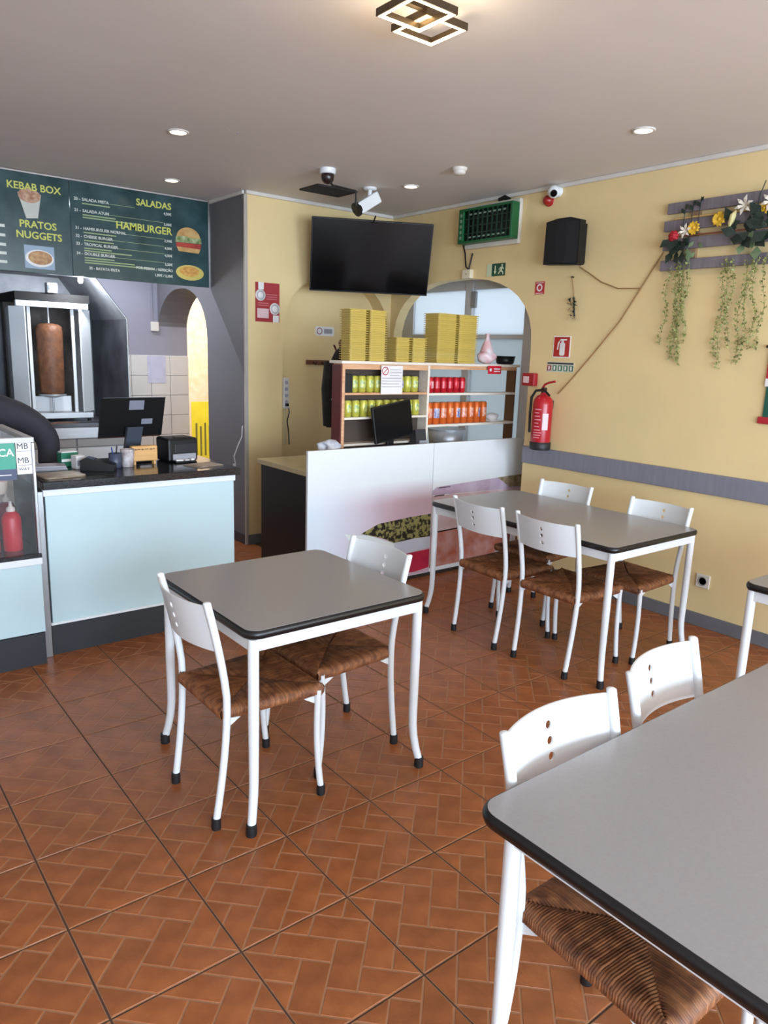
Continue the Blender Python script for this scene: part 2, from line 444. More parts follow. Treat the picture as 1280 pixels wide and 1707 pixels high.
# ================================================================== CHAIRS
def post_x(z):
    if z < 0.47: t = z / 0.47; return 0.015 + 0.045 * math.sin(t * PI / 2)
    t = (z - 0.47) / 0.375; return 0.06 - 0.072 * t ** 1.35
def make_chair():
    t = thing('rush_chair', '', 'chair')
    hw_r, hw_f = 0.187, 0.205
    # rear legs run on up as the back posts
    for sg in (-1, 1):
        pts = []
        for k in range(15):
            z = 0.03 + (0.84 - 0.03) * k / 14
            pts.append((post_x(z), sg * (hw_r - 0.012 * (1 - min(z / .47, 1)) + 0.008 * max(0, (z - .47) / .37)), z))
        leg = MB().tube(pts, 0.0135, 10).ball(pts[-1], (0.0135, 0.0135, 0.006)).build('leg', white_metal, t)
        MB().lathe([(0.0165, 0), (0.0172, 0.004), (0.0165, 0.042)], (pts[0][0] - 0.001, pts[0][1], 0), 12).build('rubber_foot', black_rubber, leg)
    for sg in (-1, 1):
        pts = []
        for k in range(10):
            z = 0.03 + (0.43 - 0.03) * k / 9; q = z / 0.43
            pts.append((0.418 + 0.018 * (1 - q) ** 2 - 0.02 * math.sin(q * PI) * .4, sg * (hw_f + 0.006 * (1 - q)), z))
        leg = MB().tube(pts, 0.0125, 10).build('leg', white_metal, t)
        MB().lathe([(0.0158, 0), (0.0164, 0.004), (0.0158, 0.04)], (pts[0][0] + 0.001, pts[0][1], 0), 12).build('rubber_foot', black_rubber, leg)
    # seat frame with corner gussets
    fr = MB()
    z = 0.426
    A = [(0.075, -hw_r + .02), (0.40, -hw_f + .02), (0.40, hw_f - .02), (0.075, hw_r - .02)]
    B = [(0.058, -hw_r), (0.415, -hw_f), (0.415, hw_f), (0.058, hw_r)]
    for i in range(4):
        p, q = A[i], A[(i + 1) % 4]
        fr.tube([(p[0], p[1], z), (q[0], q[1], z)], 0.009, 8)
    for (x, y), (dx, dy) in zip(B, ((1, 1), (-1, 1), (-1, -1), (1, -1))):
        fr.prism([(x, y + dy * .004, z - .015), (x + dx * .055, y + dy * .004, z - .022), (x, y + dy * .004, z - .055)], (0, dy * .004, 0))
    fr.build('seat_frame', white_metal, t)
    # woven rush seat: strands run over each rail to the diagonal seams
    st = MB()
    C = [Vector((0.045, -0.178)), Vector((0.438, -0.206)), Vector((0.438, 0.206)), Vector((0.045, 0.178))]
    cen = Vector((0.245, 0.0))
    st.prism([(c.x * .985 + cen.x * .015, c.y * .97, 0.406) for c in C], (0, 0, 0.034))
    for i in range(4):
        a, b = C[i], C[(i + 1) % 4]
        e = (b - a); Ln = e.length; e = e / Ln; nrm = Vector((-e.y, e.x))
        if nrm.dot(cen - a) < 0: nrm = -nrm
        ns = int(Ln / 0.0066)
        for k in range(ns):
            u = (k + .5) / ns; p = a + (b - a) * u
            fr_ = min(u, 1 - u) * 2
            m = a.lerp(b, 0.5)
            # depth of the strand to the seam
            target = (a if u < .5 else b).lerp(cen, fr_)
            dpt = max(0.004, (target - p).dot(nrm)) * 0.99
            hwid = Ln / ns * 0.56
            st.t = random.random()
            prof = [(0.006, 0.402), (-0.009, 0.415), (-0.008, 0.440), (0.012, 0.4505 + random.uniform(-.0012, .0012)),
                    (dpt * .55 + .006, 0.4525), (dpt, 0.446)]
            v = []
            for (dn, zz) in prof:
                dn = min(dn, dpt)
                base = p + nrm * dn
                for w, dz in ((-1, -0.0035), (0, 0.0), (1, -0.0035)):
                    if zz < .43: q = base + e * (w * hwid) + nrm * (-dz); v.append((q.x, q.y, zz))
                    else: q = base + e * (w * hwid); v.append((q.x, q.y, zz + dz))
            f = []
            for r_ in range(5):
                for c_ in range(2):
                    q0 = r_ * 3 + c_; f.append((q0, q0 + 1, q0 + 4, q0 + 3))
            st.add(v, f, True)
    st.build('seat', rush, t)
    # curved sheet backrest with three holes
    bk = MB(); hw = 0.197; z0, z1 = 0.665, 0.832; a = 0.02
    cells = [(0.700, 0.725), (0.7375, 0.7625), (0.775, 0.800)]
    th = 0.005
    def S(y, zz, off=0.0):
        return (post_x(zz) - 0.048 * (1 - (y / hw) ** 2) - off, y, zz)
    for off, flip in ((0.0, False), (th, True)):
        def quadgrid(ya, yb, za, zb, ny, nz):
            v = [S(ya + (yb - ya) * i / ny, za + (zb - za) * j / nz, off) for j in range(nz + 1) for i in range(ny + 1)]
            f = [(j * (ny + 1) + i, j * (ny + 1) + i + 1, (j + 1) * (ny + 1) + i + 1, (j + 1) * (ny + 1) + i) for j in range(nz) for i in range(ny)]
            if flip: f = [q[::-1] for q in f]
            bk.add(v, f, True)
        quadgrid(-hw, -a, z0, z1, 10, 6); quadgrid(a, hw, z0, z1, 10, 6)
        zz = z0
        for (c0, c1) in cells:
            quadgrid(-a, a, zz, c0, 2, 1); zz = c1
            cz = (c0 + c1) / 2; hz = (c1 - c0) / 2; r = 0.0105; v = []; f = []
            for k in range(16):
                an = 2 * PI * k / 16; cx, sx = math.cos(an), math.sin(an); mx = max(abs(cx), abs(sx))
                v.append(S(a * cx / mx, cz + hz * sx / mx, off)); v.append(S(r * cx, cz + r * sx, off))
            for k in range(16):
                k2 = (k + 1) % 16; q = (2 * k, 2 * k2, 2 * k2 + 1, 2 * k + 1); f.append(q[::-1] if flip else q)
            bk.add(v, f, True)
        quadgrid(-a, a, zz, z1, 2, 1)
    for (c0, c1) in cells:          # hole walls
        cz = (c0 + c1) / 2; r = 0.0105
        v = [S(r * math.cos(2 * PI * k / 16), cz + r * math.sin(2 * PI * k / 16), o_) for o_ in (0, th) for k in range(16)]
        bk.add(v, [(k, (k + 1) % 16, (k + 1) % 16 + 16, k + 16) for k in range(16)], True)
    n = 20
    for zz in (z0, z1):
        v = [S(-hw + 2 * hw * k / n, zz, o_) for o_ in (0, th) for k in range(n + 1)]
        bk.add(v, [(k, k + 1, k + n + 2, k + n + 1) for k in range(n)])
    bk.build('backrest', white_metal, t)
    return t
chair0 = make_chair()
chairs = [
    (0.985, 2.32, 0.0, 'white chair with rush seat on the counter side of the small square table', 'chairs at the square table'),
    (1.902, 2.42, PI, 'white chair mostly hidden behind the top of the small square table', 'chairs at the square table'),
    (3.005, 2.905, -0.04, 'white three-hole chair nearest the white printed counter, near side of the long table', 'chairs at the long table'),
    (3.015, 2.415, 0.02, 'white three-hole chair on near side of long table, right of its twin', 'chairs at the long table'),
    (3.975, 3.06, PI + 0.06, 'white chair between long table and wall, below the fire extinguisher', 'chairs at the long table'),
    (3.95, 2.345, PI - 0.03, 'white chair between long table and wall, beside the wall socket', 'chairs at the long table'),
    (1.345, 0.979, -PI / 2, 'large white chair nearest the camera, pushed under the bottom right table', 'chairs at the near table'),
    (1.862, 1.030, -PI / 2 + 0.11, 'white chair behind the near table, second from its left corner', 'chairs at the near table'),
]
for i, (x, y, a, lb, g) in enumerate(chairs):
    c = chair0 if i == 0 else copy_tree(chair0)
    c.location = (x, y, 0); c.rotation_euler = (0, 0, a); c['label'] = lb; c['group'] = g

# ================================================================== TABLES
def make_table(x0, x1, y0, y1, label, h=0.745, i=0.034):
    cx, cy = (x0 + x1) / 2, (y0 + y1) / 2
    t = thing('dining_table', label, 'table', (cx, cy, 0), group='laminate dining tables')
    w, d = (x1 - x0) / 2, (y1 - y0) / 2
    edge = rrect(-w, w, -d, d, 0.055, 7)
    mb = MB(); n = len(edge)
    prof = [(0.012, h - .032), (0.003, h - .028), (0.0, h - .018), (0.0, h - .012), (0.004, h - .003), (0.010, h)]
    rings = []
    for ins, z in prof: rings += [(x, y, z) for x, y in rrect(-w + ins, w - ins, -d + ins, d - ins, 0.055 - ins * .8, 7)]
    mb.add(rings, [(i * n + k, i * n + (k + 1) % n, (i + 1) * n + (k + 1) % n, (i + 1) * n + k) for i in range(len(prof) - 1) for k in range(n)], True)
    mb.add(rings[:n], [list(range(n - 1, -1, -1))])
    mb.build('edge_band', black_edge, t)
    MB().prism([(x, y, h - .012) for x, y in rrect(-w + .009, w - .009, -d + .009, d - .009, 0.048, 7)], (0, 0, 0.0125)).build('tabletop', laminate, t)
    ap = MB()
    for s in (-1, 1):
        ap.box(-w + i, w - i, s * (d - i) - .0125, s * (d - i) + .0125, h - .078, h - .033, .003)
        ap.box(s * (w - i) - .0125, s * (w - i) + .0125, -d + i, d - i, h - .078, h - .033, .003)
    ap.build('apron', white_metal, t)
    for sx in (-1, 1):
        for sy in (-1, 1):
            pts = []
            for k in range(14):
                z = .03 + (h - .033 - .03) * k / 13; q = max(0, 1 - z / .22)
                pts.append((sx * (w - i + .030 * q * q), sy * (d - i + .030 * q * q), z))
            lg = MB().tube(pts, [0.0150 + .004 * min(1, p[2] / .4) for p in pts], 12).build('leg', white_metal, t)
            MB().lathe([(0.019, 0), (0.0198, .005), (0.0185, .042)], (pts[0][0] + sx * .001, pts[0][1] + sy * .001, 0), 12).build('rubber_foot', black_rubber, lg)
    return t
make_table(1.075, 1.862, 2.03, 2.815, 'small square grey-topped table with black edge and white legs, centre of the floor')
make_table(3.09, 3.905, 2.05, 3.43, 'long grey-topped table with four chairs, beside the yellow wall')
make_table(1.01, 2.41, 0.12, 0.945, 'large pale table nearest the camera, filling the bottom right corner', i=0.064)
make_table(3.10, 3.905, 0.05, 1.42, 'table cut off by the right edge, only one corner and leg showing')

# ================================================================== PALE BLUE SERVING COUNTER
L0 = (1.48, 4.3, 0)
t = thing('serving_counter', 'pale blue fronted serving counter with black stone top, left of the room', 'counter', L0)
MB(L0).box(.945, 2.03, 4.02, 4.66, .175, .91).build('carcass', mat('counter_side', (58, 58, 62), .5), t)
MB(L0).box(.955, 2.022, 4.0, 4.02, .185, .872, .002).build('front_panel', frost_panel, t)
MB(L0).box(.945, 2.03, 3.992, 4.02, .872, .91, .003).build('top_trim', white_lam, t)
MB(L0).box(.945, 2.03, 3.994, 4.03, .172, .186, .002).build('bottom_trim', white_lam, t)
MB(L0).box(.95, 2.025, 4.012, 4.64, 0, .173).build('kickboard', kick_m, t)
MB(L0).box(.94, 2.05, 3.965, 4.68, .91, .952, .004).build('worktop', granite, t)
MB(L0).box(.906, .944, 3.99, 4.05, .0, .90, .002).build('edge_post', alu, t)
# ================================================================== DISPLAY COUNTER at the left edge
L0 = (0.3, 4.2, 0)
t = thing('display_counter', 'low pale counter with glass display case, cut off by the left edge', 'display case', L0)
MB(L0).box(-.5, .90, 3.93, 4.62, .172, .55).build('carcass', mat('counter_side', (58, 58, 62), .5), t)
MB(L0).box(-.5, .895, 3.905, 3.93, .182, .545, .002).build('front_panel', frost_panel, t)
MB(L0).box(-.5, .90, 3.897, 3.93, .545, .58, .003).build('top_trim', white_lam, t)
MB(L0).box(-.5, .895, 3.92, 4.6, 0, .172).build('kickboard', kick_m, t)
MB(L0).box(-.5, .90, 3.90, 4.62, .58, .60, .002).build('worktop', granite, t)
MB(L0).box(-.5, .893, 3.918, 3.924, .60, 1.165).build('front_glass', glass, t)
MB(L0).box(.887, .893, 3.924, 4.58, .60, 1.165).build('side_glass', glass, t)
MB(L0).box(-.5, .90, 3.91, 3.945, 1.165, 1.19, .003).box(-.5, .90, 4.565, 4.60, 1.165, 1.19, .003).box(.865, .90, 3.945, 4.565, 1.165, 1.19, .003).build('top_frame', frame_grey, t)
MB(L0).box(-.5, .865, 3.945, 4.565, 1.175, 1.183).build('top_glass', glass, t)
MB(L0).box(-.5, .885, 3.95, 4.58, .862, .870).build('glass_shelf', glass, t)
MB(L0).box(.885, .90, 3.905, 3.93, .60, 1.165, .003).build('corner_post', alu, t)
# payment signs stuck to the glass
sg = thing('payment_sign', 'green and navy payment sign on the display glass, at left edge', 'sign', (.70, 3.916, 1.09), BW)
MB().box(-.15, .112, -.052, .092, 0, .002, 0).build('green_panel', mat('teal_print', (44, 150, 124), .4), sg)
MB().box(-.15, .112, -.105, -.052, 0, .002).build('navy_strip', mat('navy_print', (52, 60, 92), .4), sg)
text('lettering', 'MULTIBANCA', .052, white_print, sg, (.106, .012, .0025), (0, 0, 0), 'RIGHT', .0008)
MB().box(-.06, .09, -.082, -.078, .002, .003).build('underline', white_print, sg)
sg = thing('payment_sign', 'white payment sign with MB lettering on the display glass', 'sign', (.853, 3.916, 1.09), BW)
MB().box(-.037, .036, -.08, .088, 0, .002).build('card', white_print, sg)
text('lettering', 'MB', .04, mat('ink', (40, 44, 56), .5), sg, (-.034, .045, .0025))
text('lettering', 'MB', .04, MATS['ink'], sg, (-.034, -.025, .0025))
text('lettering', 'WAY', .022, MATS['ink'], sg, (-.03, -.062, .0025))
MB().box(-.034, .03, .032, .035, .002, .0028).box(-.034, .03, -.037, -.034, .002, .0028).build('rule', grey_print, sg)
# sauce bottles inside the case
def sauce(x, y, lab, mred):
    b = thing('sauce_bottle', lab, 'bottle', (x, y, .60), group='sauce bottles in the display case')
    MB().lathe([(.042, 0), (.046, .01), (.046, .165), (.036, .19), (.017, .205)], (0, 0, 0), 18).build('body', mred, b)
    MB().lathe([(.021, .203), (.021, .22), (.009, .228), (.006, .255)], (0, 0, 0), 14).build('nozzle', mat('nozzle_white', (226, 214, 206), .4), b)
sauce(.80, 4.05, 'red sauce bottle at front of the display case, beside its corner post', mat('sauce_red', (196, 34, 50), .35))
sauce(.695, 4.05, 'red sauce bottle at the front of the display case, at left edge', MATS['sauce_red'])
sauce(.835, 4.32, 'dark red sauce bottle at the back of the display case', mat('sauce_dark', (128, 26, 40), .35))
tb = thing('sauce_tub', 'pink-topped pale tub on the glass shelf of the display case', 'tub', (.77, 4.2, .870))
MB().lathe([(.04, 0), (.052, .004), (.058, .07)], seg=18).build('bowl', mat('tub_cream', (222, 206, 190), .4), tb)
MB().ball((0, 0, .07), (.055, .055, .03)).build('sauce', mat('pink_sauce', (206, 120, 124), .5, rgb2=(220, 196, 190), scale=30), tb)

# ------------------------------------------------------------------ things on the serving counter (top z = .952)
ZC = .953
t = thing('touchscreen_till', 'black touchscreen till seen from behind, on the serving counter', 'till', (1.60, 4.50, ZC), (0, 0, .05))
MB().box(-.10, .10, -.10, .10, 0, .018, .005).build('base', black_plastic, t)
MB().prism([(-.048, .03, .018), (.048, .03, .018), (.048, -.045, .21), (-.048, -.045, .21)], (0, .03, 0)).build('stand', mat('till_stand', (70, 76, 86), .3), t)
tl = MB(); n_ = Vector((0, -1, .42)).normalized(); u_ = Vector((0, -.42 * -1, 1)).normalized()
def tq(x, h, off): # screen leans towards the customer side at the top
    return Vector((x, 0.02 - .30 * h, .165 + h * .95)) + n_ * off
def slab(x0, x1, h0, h1, o0, o1):
    mb = MB(); a = [tq(x0, h0, o0), tq(x1, h0, o0), tq(x1, h1, o0), tq(x0, h1, o0)]; b = [tq(x0, h0, o1), tq(x1, h0, o1), tq(x1, h1, o1), tq(x0, h1, o1)]
    mb.add(a + b, [(0, 1, 2, 3), (7, 6, 5, 4), (0, 4, 5, 1), (1, 5, 6, 2), (2, 6, 7, 3), (3, 7, 4, 0)]); return mb
slab(-.195, .195, -.015, .235, .0, -.034).build('screen_housing', black_plastic, t)
slab(-.03, .062, .155, .215, .0012, 0).build('rating_label', mat('label_grey', (128, 132, 146), .4), t)
slab(.055, .125, .06, .095, .0012, 0).build('rating_label', MATS['label_grey'], t)
slab(-.19, .19, .2315, .2355, .001, 0).build('top_edge', mat('till_edge', (92, 94, 98), .4), t)
t = thing('wooden_sign_box', 'small wooden box sign on little legs, on the serving counter', 'sign', (1.6, 4.33, ZC))
MB().box(-.078, .078, -.02, .02, .022, .112, .005).build('box', mat('light_wood', (206, 152, 88), .5, rgb2=(222, 172, 106), scale=6, stretch=(1, 8, 8)), t)
for sx in (-1, 1):
    for sy in (-1, 1): MB().box(sx * .06 - .006, sx * .06 + .006, sy * .013 - .005, sy * .013 + .005, 0, .022).build('leg', MATS['light_wood'], t)
m_ = MB()
for k, (x, w) in enumerate(((-.06, .012), (-.045, .02), (-.02, .014), (.0, .024), (.03, .016), (.05, .012))): m_.box(x, x + w, -.0206, -.0198, .088 + .002 * (k % 2), .096)
m_.build('burnt_lettering', mat('burnt_ink', (120, 78, 44), .6), t)
t = thing('receipt_printer', 'black receipt printer at the right end of the serving counter', 'printer', (1.845, 4.42, ZC), (0, 0, .08))
MB().box(-.10, .10, -.085, .085, 0, .145, .014).build('body', black_plastic, t)
MB().box(-.055, .09, -.0865, -.08, .055, .11, .002).build('front_cover', mat('dark_blue_plastic', (36, 38, 46), .25), t)
MB().box(-.075, .08, -.098, -.085, .012, .05, .003).build('paper_tray', grey_print, t)
MB().box(-.04, .07, -.06, -.02, .145, .149).build('paper_slot', mat('slot_dark', (12, 12, 13), .5), t)
t = thing('receipt_roll_tray', 'white keys and slips in front of the black receipt printer', 'tray', (1.84, 4.30, ZC))
MB().box(-.06, .07, -.02, .02, 0, .012, .002).build('holder', black_plastic, t)
MB().box(-.055, -.01, -.016, .016, .012, .02).box(.0, .03, -.016, .016, .012, .018).box(.04, .062, -.014, .014, .012, .022).build('slips', white_print, t)
t = thing('card_terminal', 'black card payment terminal lying on the serving counter', 'card terminal', (1.30, 4.22, ZC), (0, 0, -.5))
MB().prism([(-.09, -.04, 0), (.09, -.04, 0), (.09, -.04, .035), (-.06, -.04, .075), (-.09, -.04, .06)], (0, .08, 0)).build('body', black_plastic, t)
MB().prism([(-.055, -.03, .0748), (-.015, -.03, .0643), (-.015, .03, .0643), (-.055, .03, .0748)], (.0005, 0, .0015)).build('screen', mat('blue_grey_screen', (96, 106, 128), .15), t)
t = thing('pen_cup', 'dark blue pen cup beside the card terminal on the counter', 'cup', (1.41, 4.27, ZC))
MB().lathe([(.03, 0), (.033, .003), (.036, .085), (.032, .085), (.03, .01)], seg=18).build('cup', mat('slate_blue', (66, 72, 92), .4), t)
MB().tube([(0, 0, .01), (.016, .01, .125)], .004, 6).build('pen', black_plastic, t)
MB().tube([(0, .01, .01), (-.018, .0, .118)], .004, 6).build('pen', mat('blue_pen', (50, 70, 140), .4), t)
t = thing('paper_cup', 'white printed paper cup left of the wooden box sign', 'cup', (1.485, 4.28, ZC))
MB().lathe([(.03, 0), (.032, .002), (.04, .10), (.0415, .103), (.038, .103), (.029, .006)], seg=20).build('cup', mat('printed_cup', (224, 218, 216), .5, rgb2=(150, 130, 130), scale=24), t)
t = thing('napkin_box', 'green and white napkin box on the serving counter by the sleeve', 'box', (1.20, 4.45, ZC), (0, 0, .15))
MB().box(-.05, .05, -.03, .03, 0, .08, .003).build('carton', mat('carton_green', (26, 112, 82), .45), t)
MB().box(-.05, .05, -.0312, -.03, .03, .045).build('white_band', white_print, t)
MB().box(-.046, .046, -.026, .026, .08, .086, .002).build('napkins', white_print, t)
t = thing('white_sleeve_box', 'narrow white carton standing beside the green napkin box', 'box', (1.222, 4.335, ZC), (0, 0, .2))
MB().box(-.025, .025, -.03, .03, 0, .075, .002).build('carton', white_print, t)
MB().box(-.02, .02, -.0306, -.03, .02, .05).build('side_print', grey_print, t)
t = thing('serving_board', 'brown printed placemat tray at the counter end beside the display', 'tray', (1.07, 4.13, ZC), (0, 0, .1))
MB().prism([(x, y, 0) for x, y in rrect(-.11, .11, -.09, .09, .03)], (0, 0, .008)).build('tray', mat('tray_brown', (122, 104, 84), .35, rgb2=(150, 128, 100), scale=18), t)
MB().prism([(x, y, .008) for x, y in rrect(-.10, .10, -.08, .08, .025)], (0, 0, .001)).build('placemat', mat('placemat_tan', (136, 112, 84), .35, rgb2=(176, 150, 112), scale=22), t)
t = thing('paper_pile', 'pile of pale papers on the counter behind the brown tray', 'papers', (1.07, 4.38, ZC), (0, 0, -.2))
for k in range(4):
    MB().box(-.10 + .004 * k, .10 - .003 * k, -.07 + .003 * k, .07, k * .006, k * .006 + .005).build('sheet_bundle', mat('mauve_paper', (176, 172, 184), .6) if k % 2 else grey_print, t)
t = thing('menu_leaflets', 'flat pile of leaflets by the receipt printer, right end of counter', 'leaflets', (1.90, 4.15, ZC), (0, 0, .25))
for k in range(3):
    MB().box(-.10 + .01 * k, .09 - .006 * k, -.075, .075 - .01 * k, k * .0025, k * .0025 + .002).build('leaflet', mat('leaflet_tan', (146, 128, 112), .4, rgb2=(176, 164, 150), scale=20), t)

# ================================================================== WHITE PRINTED COUNTER with dark side
L0 = (3.5, 4.3, 0)
t = thing('printed_counter', 'white counter with a food picture print on its front, before the arch', 'counter', L0)
MB(L0).box(2.59, 4.70, 4.05, 4.69, .0, .845).build('carcass', mat('black_side', (26, 26, 27), .4), t)
MB(L0).box(2.565, 4.71, 4.045, 4.71, .845, .88, .003).build('worktop', mat('beige_worktop', (186, 168, 128), .22), t)
fp = MB(L0).box(2.562, 3.655, 4.022, 4.045, .03, 1.015, .002).build('front_panel', white_lam, t)
fq = MB(L0).box(3.659, 4.66, 4.022, 4.045, .03, 1.015, .002).build('front_panel', white_lam, t)
def decal(nm, pts, m, par, d=0):
    MB(L0).prism([(x, 4.0219 - d * .0006, z) for x, z in pts], (0, -.0006, 0)).build(nm, m, par)
pink = mat('pink_marble_print', (214, 190, 200), .45, rgb2=(222, 212, 220), scale=5)
paleblue = mat('pale_blue_print', (206, 222, 232), .45, rgb2=(220, 226, 234), scale=3)
def wash(nm, ca, cb, cc, xa, xb):
    m = mat(nm, ca, .42); n = m.node_tree; N = n.nodes.new; Lk = n.links.new
    tc = N('ShaderNodeTexCoord'); sp = N('ShaderNodeSeparateXYZ'); Lk(tc.outputs['Object'], sp.inputs[0])
    nz = N('ShaderNodeTexNoise'); nz.inputs['Scale'].default_value = 4; nz.inputs['Detail'].default_value = 6; Lk(tc.outputs['Object'], nz.inputs[0])
    fx = N('ShaderNodeMapRange'); fx.inputs[1].default_value = xa; fx.inputs[2].default_value = xb; Lk(sp.outputs[0], fx.inputs[0])
    fz = N('ShaderNodeMapRange'); fz.inputs[1].default_value = .76; fz.inputs[2].default_value = .60; Lk(sp.outputs[2], fz.inputs[0])
    mu = N('ShaderNodeMath'); mu.operation = 'MULTIPLY'; Lk(fx.outputs[0], mu.inputs[0]); Lk(fz.outputs[0], mu.inputs[1])
    md = N('ShaderNodeMath'); md.operation = 'MULTIPLY_ADD'; Lk(nz.outputs[0], md.inputs[0]); md.inputs[1].default_value = .5; md.inputs[2].default_value = .72
    m2 = N('ShaderNodeMath'); m2.operation = 'MULTIPLY'; m2.use_clamp = True; Lk(mu.outputs[0], m2.inputs[0]); Lk(md.outputs[0], m2.inputs[1])
    m1 = N('ShaderNodeMix'); m1.data_type = 'RGBA'; Lk(fz.outputs[0], m1.inputs[0]); m1.inputs[6].default_value = (*lin(ca), 1); m1.inputs[7].default_value = (*lin(cb), 1)
    m3 = N('ShaderNodeMix'); m3.data_type = 'RGBA'; Lk(m2.outputs[0], m3.inputs[0]); Lk(m1.outputs[2], m3.inputs[6]); m3.inputs[7].default_value = (*lin(cc), 1)
    Lk(m3.outputs[2], n.nodes['Principled BSDF'].inputs['Base Color']); return m
decal('printed_wash', [(2.566, .98), (2.566, .035), (3.653, .035), (3.653, .98)], wash('print_wash', (226, 230, 232), (214, 224, 234), (208, 176, 188), -.85, -.2), fp)
salad = mat('salad_print', (30, 24, 16), .5, rgb2=(150, 144, 88), scale=38)
MATS['salad_print'].node_tree.nodes['Color Ramp'].color_ramp.elements[0].position = .46
MATS['salad_print'].node_tree.nodes['Color Ramp'].color_ramp.elements[1].position = .56
decal('printed_salad', [(3.003, .41), (3.159, .465), (3.437, .482), (3.654, .486), (3.654, .313), (3.503, .315), (3.304, .305), (3.219, .347), (3.066, .393)], salad, fp, 1)
decal('printed_box', [(2.864, .427), (2.98, .402), (3.066, .393), (3.304, .305), (3.35, .09), (3.28, .08), (3.01, .235)], mat('print_white', (226, 232, 230), .45), fp, 1)
decal('printed_box_rim', [(3.304, .305), (3.5, .315), (3.654, .31), (3.654, .225), (3.43, .212), (3.39, .07), (3.35, .09)], mat('print_grey', (206, 208, 220), .45), fp, 1)
decal('printed_red_side', [(3.43, .208), (3.654, .214), (3.654, .07), (3.52, .055), (3.40, .06)], mat('print_crimson', (176, 26, 64), .45, rgb2=(196, 40, 70), scale=9), fp, 1)
decal('printed_haze', [(3.66, .62), (4.655, .60), (4.655, .35), (3.66, .33)], mat('print_mauve', (196, 164, 168), .45, rgb2=(214, 192, 196), scale=6), fq)
decal('printed_meat', [(3.66, .34), (4.655, .36), (4.655, .07), (3.66, .06)], mat('print_meat', (176, 96, 72), .45, rgb2=(196, 146, 140), scale=10), fq)
decal('printed_band', [(3.70, .685), (4.15, .70), (4.655, .715), (4.655, .60), (3.66, .625), (3.66, .66)], mat('print_plum', (176, 150, 172), .45, rgb2=(202, 188, 208), scale=6), fq, 1)
decal('printed_herbs', [(4.35, .708), (4.655, .714), (4.655, .612), (4.5, .62), (4.42, .67)], mat('print_herb', (108, 96, 60), .45, rgb2=(172, 156, 130), scale=22), fq, 2)
for (a, b, c, d_) in ((3.71, .672, 3.84, .68), (3.67, .612, 3.78, .622), (3.665, .53, 3.70, .536)):
    decal('printed_stroke', [(a, b), (c, b + .002), (c, d_), (a + .02, d_)], mat('print_dark', (60, 52, 56), .5), fq, 2)
MB(L0).box(2.575, 4.65, 4.030, 4.05, 0, .031).build('plinth', mat('plinth_dark', (46, 40, 38), .5), t)

# ------------------------------------------------------------------ can shelf standing on that counter
ZS = .881
L0 = (3.8, 4.28, ZS)
t = thing('can_shelf', 'pine rack of drink cans standing on the white counter, dark red side', 'shelf', L0)
ya, yb = 4.20, 4.312
MB(L0).box(2.945, 2.968, ya, yb, ZS, 1.572, .002).build('side_panel', pine, t)
MB(L0).box(2.936, 2.945, ya + .006, yb, ZS, 1.565).build('outer_cheek', dark_red_wood, t)
MB(L0).box(3.722, 3.742, ya, yb, ZS, 1.572, .002).build('divider', pale_wood, t)
MB(L0).box(4.695, 4.715, ya + .02, yb, ZS, 1.572, .002).build('side_panel', mat('brown_post', (112, 78, 54), .5), t)
MB(L0).box(2.93, 4.718, ya - .012, yb + .03, 1.572, 1.592, .003).build('top_board', pale_wood, t)
MB(L0).box(2.968, 3.722, ya + .002, ya + .014, 1.535, 1.572, .002).build('front_rail', pine, t)
MB(L0).box(3.742, 4.695, ya + .002, ya + .014, 1.545, 1.572, .002).build('front_rail', pine, t)
for z in (1.375, 1.205, 1.02): MB(L0).box(2.968, 3.722, ya, yb, z - .016, z, .002).build('shelf_board', pine if z > 1.3 else pale_wood, t)
for z in (1.368, 1.13): MB(L0).box(3.742, 4.695, ya, yb, z - .018, z, .002).build('shelf_board', pale_wood, t)
MB(L0).box(2.968, 3.722, yb - .012, yb - .006, ZS, 1.572).build('back_sheet', mat('shelf_shadow', (74, 60, 50), .7), t)  # shade behind the cans is put into this sheet's dark brown
def can_proto(name, r, h, bands, lab):
    c = thing(name, lab, 'can')
    MB().lathe([(r * .78, 0), (r, .008), (r, h - .012), (r * .82, h - .002)], seg=16).build('body', bands[0], c)
    MB().lathe([(r * .82, h - .003), (r * .82, h), (r * .7, h), (r * .68, h - .003)], seg=16).build('lid', alu, c)
    b = MB(); n = 7
    v = []; f = []
    for k in range(n + 1):
        an = -PI / 2 + (k / n - .5) * 1.9
        for z in (h * .28, h * .72): v.append(((r + .0005) * math.cos(an), (r + .0005) * math.sin(an), z))
    b.add(v, [(2 * k, 2 * k + 2, 2 * k + 3, 2 * k + 1) for k in range(n)], True); b.build('printed_label', bands[1], c)
    return c
yg = mat('lime_can', (190, 192, 70), .25, metal=.3, rgb2=(214, 206, 96), scale=30)
gl = mat('green_label', (120, 160, 120), .3, rgb2=(220, 220, 120), scale=40)
rc = mat('red_can', (196, 28, 44), .25, metal=.3); rl = mat('red_label', (214, 70, 80), .3, rgb2=(190, 30, 44), scale=60)
oc = mat('orange_can', (222, 108, 44), .25, metal=.3); ol = mat('orange_label', (240, 200, 180), .3, rgb2=(214, 96, 40), scale=40)
bl = mat('blue_label', (60, 72, 150), .3, rgb2=(230, 226, 232), scale=50)
ORD = ['first', 'second', 'third', 'fourth', 'fifth', 'sixth', 'seventh', 'eighth', 'ninth', 'tenth', 'eleventh', 'twelfth', 'thirteenth', 'fourteenth', 'fifteenth', 'sixteenth', 'seventeenth', 'eighteenth', 'nineteenth', 'twentieth', 'twenty-first', 'twenty-second', 'twenty-third']
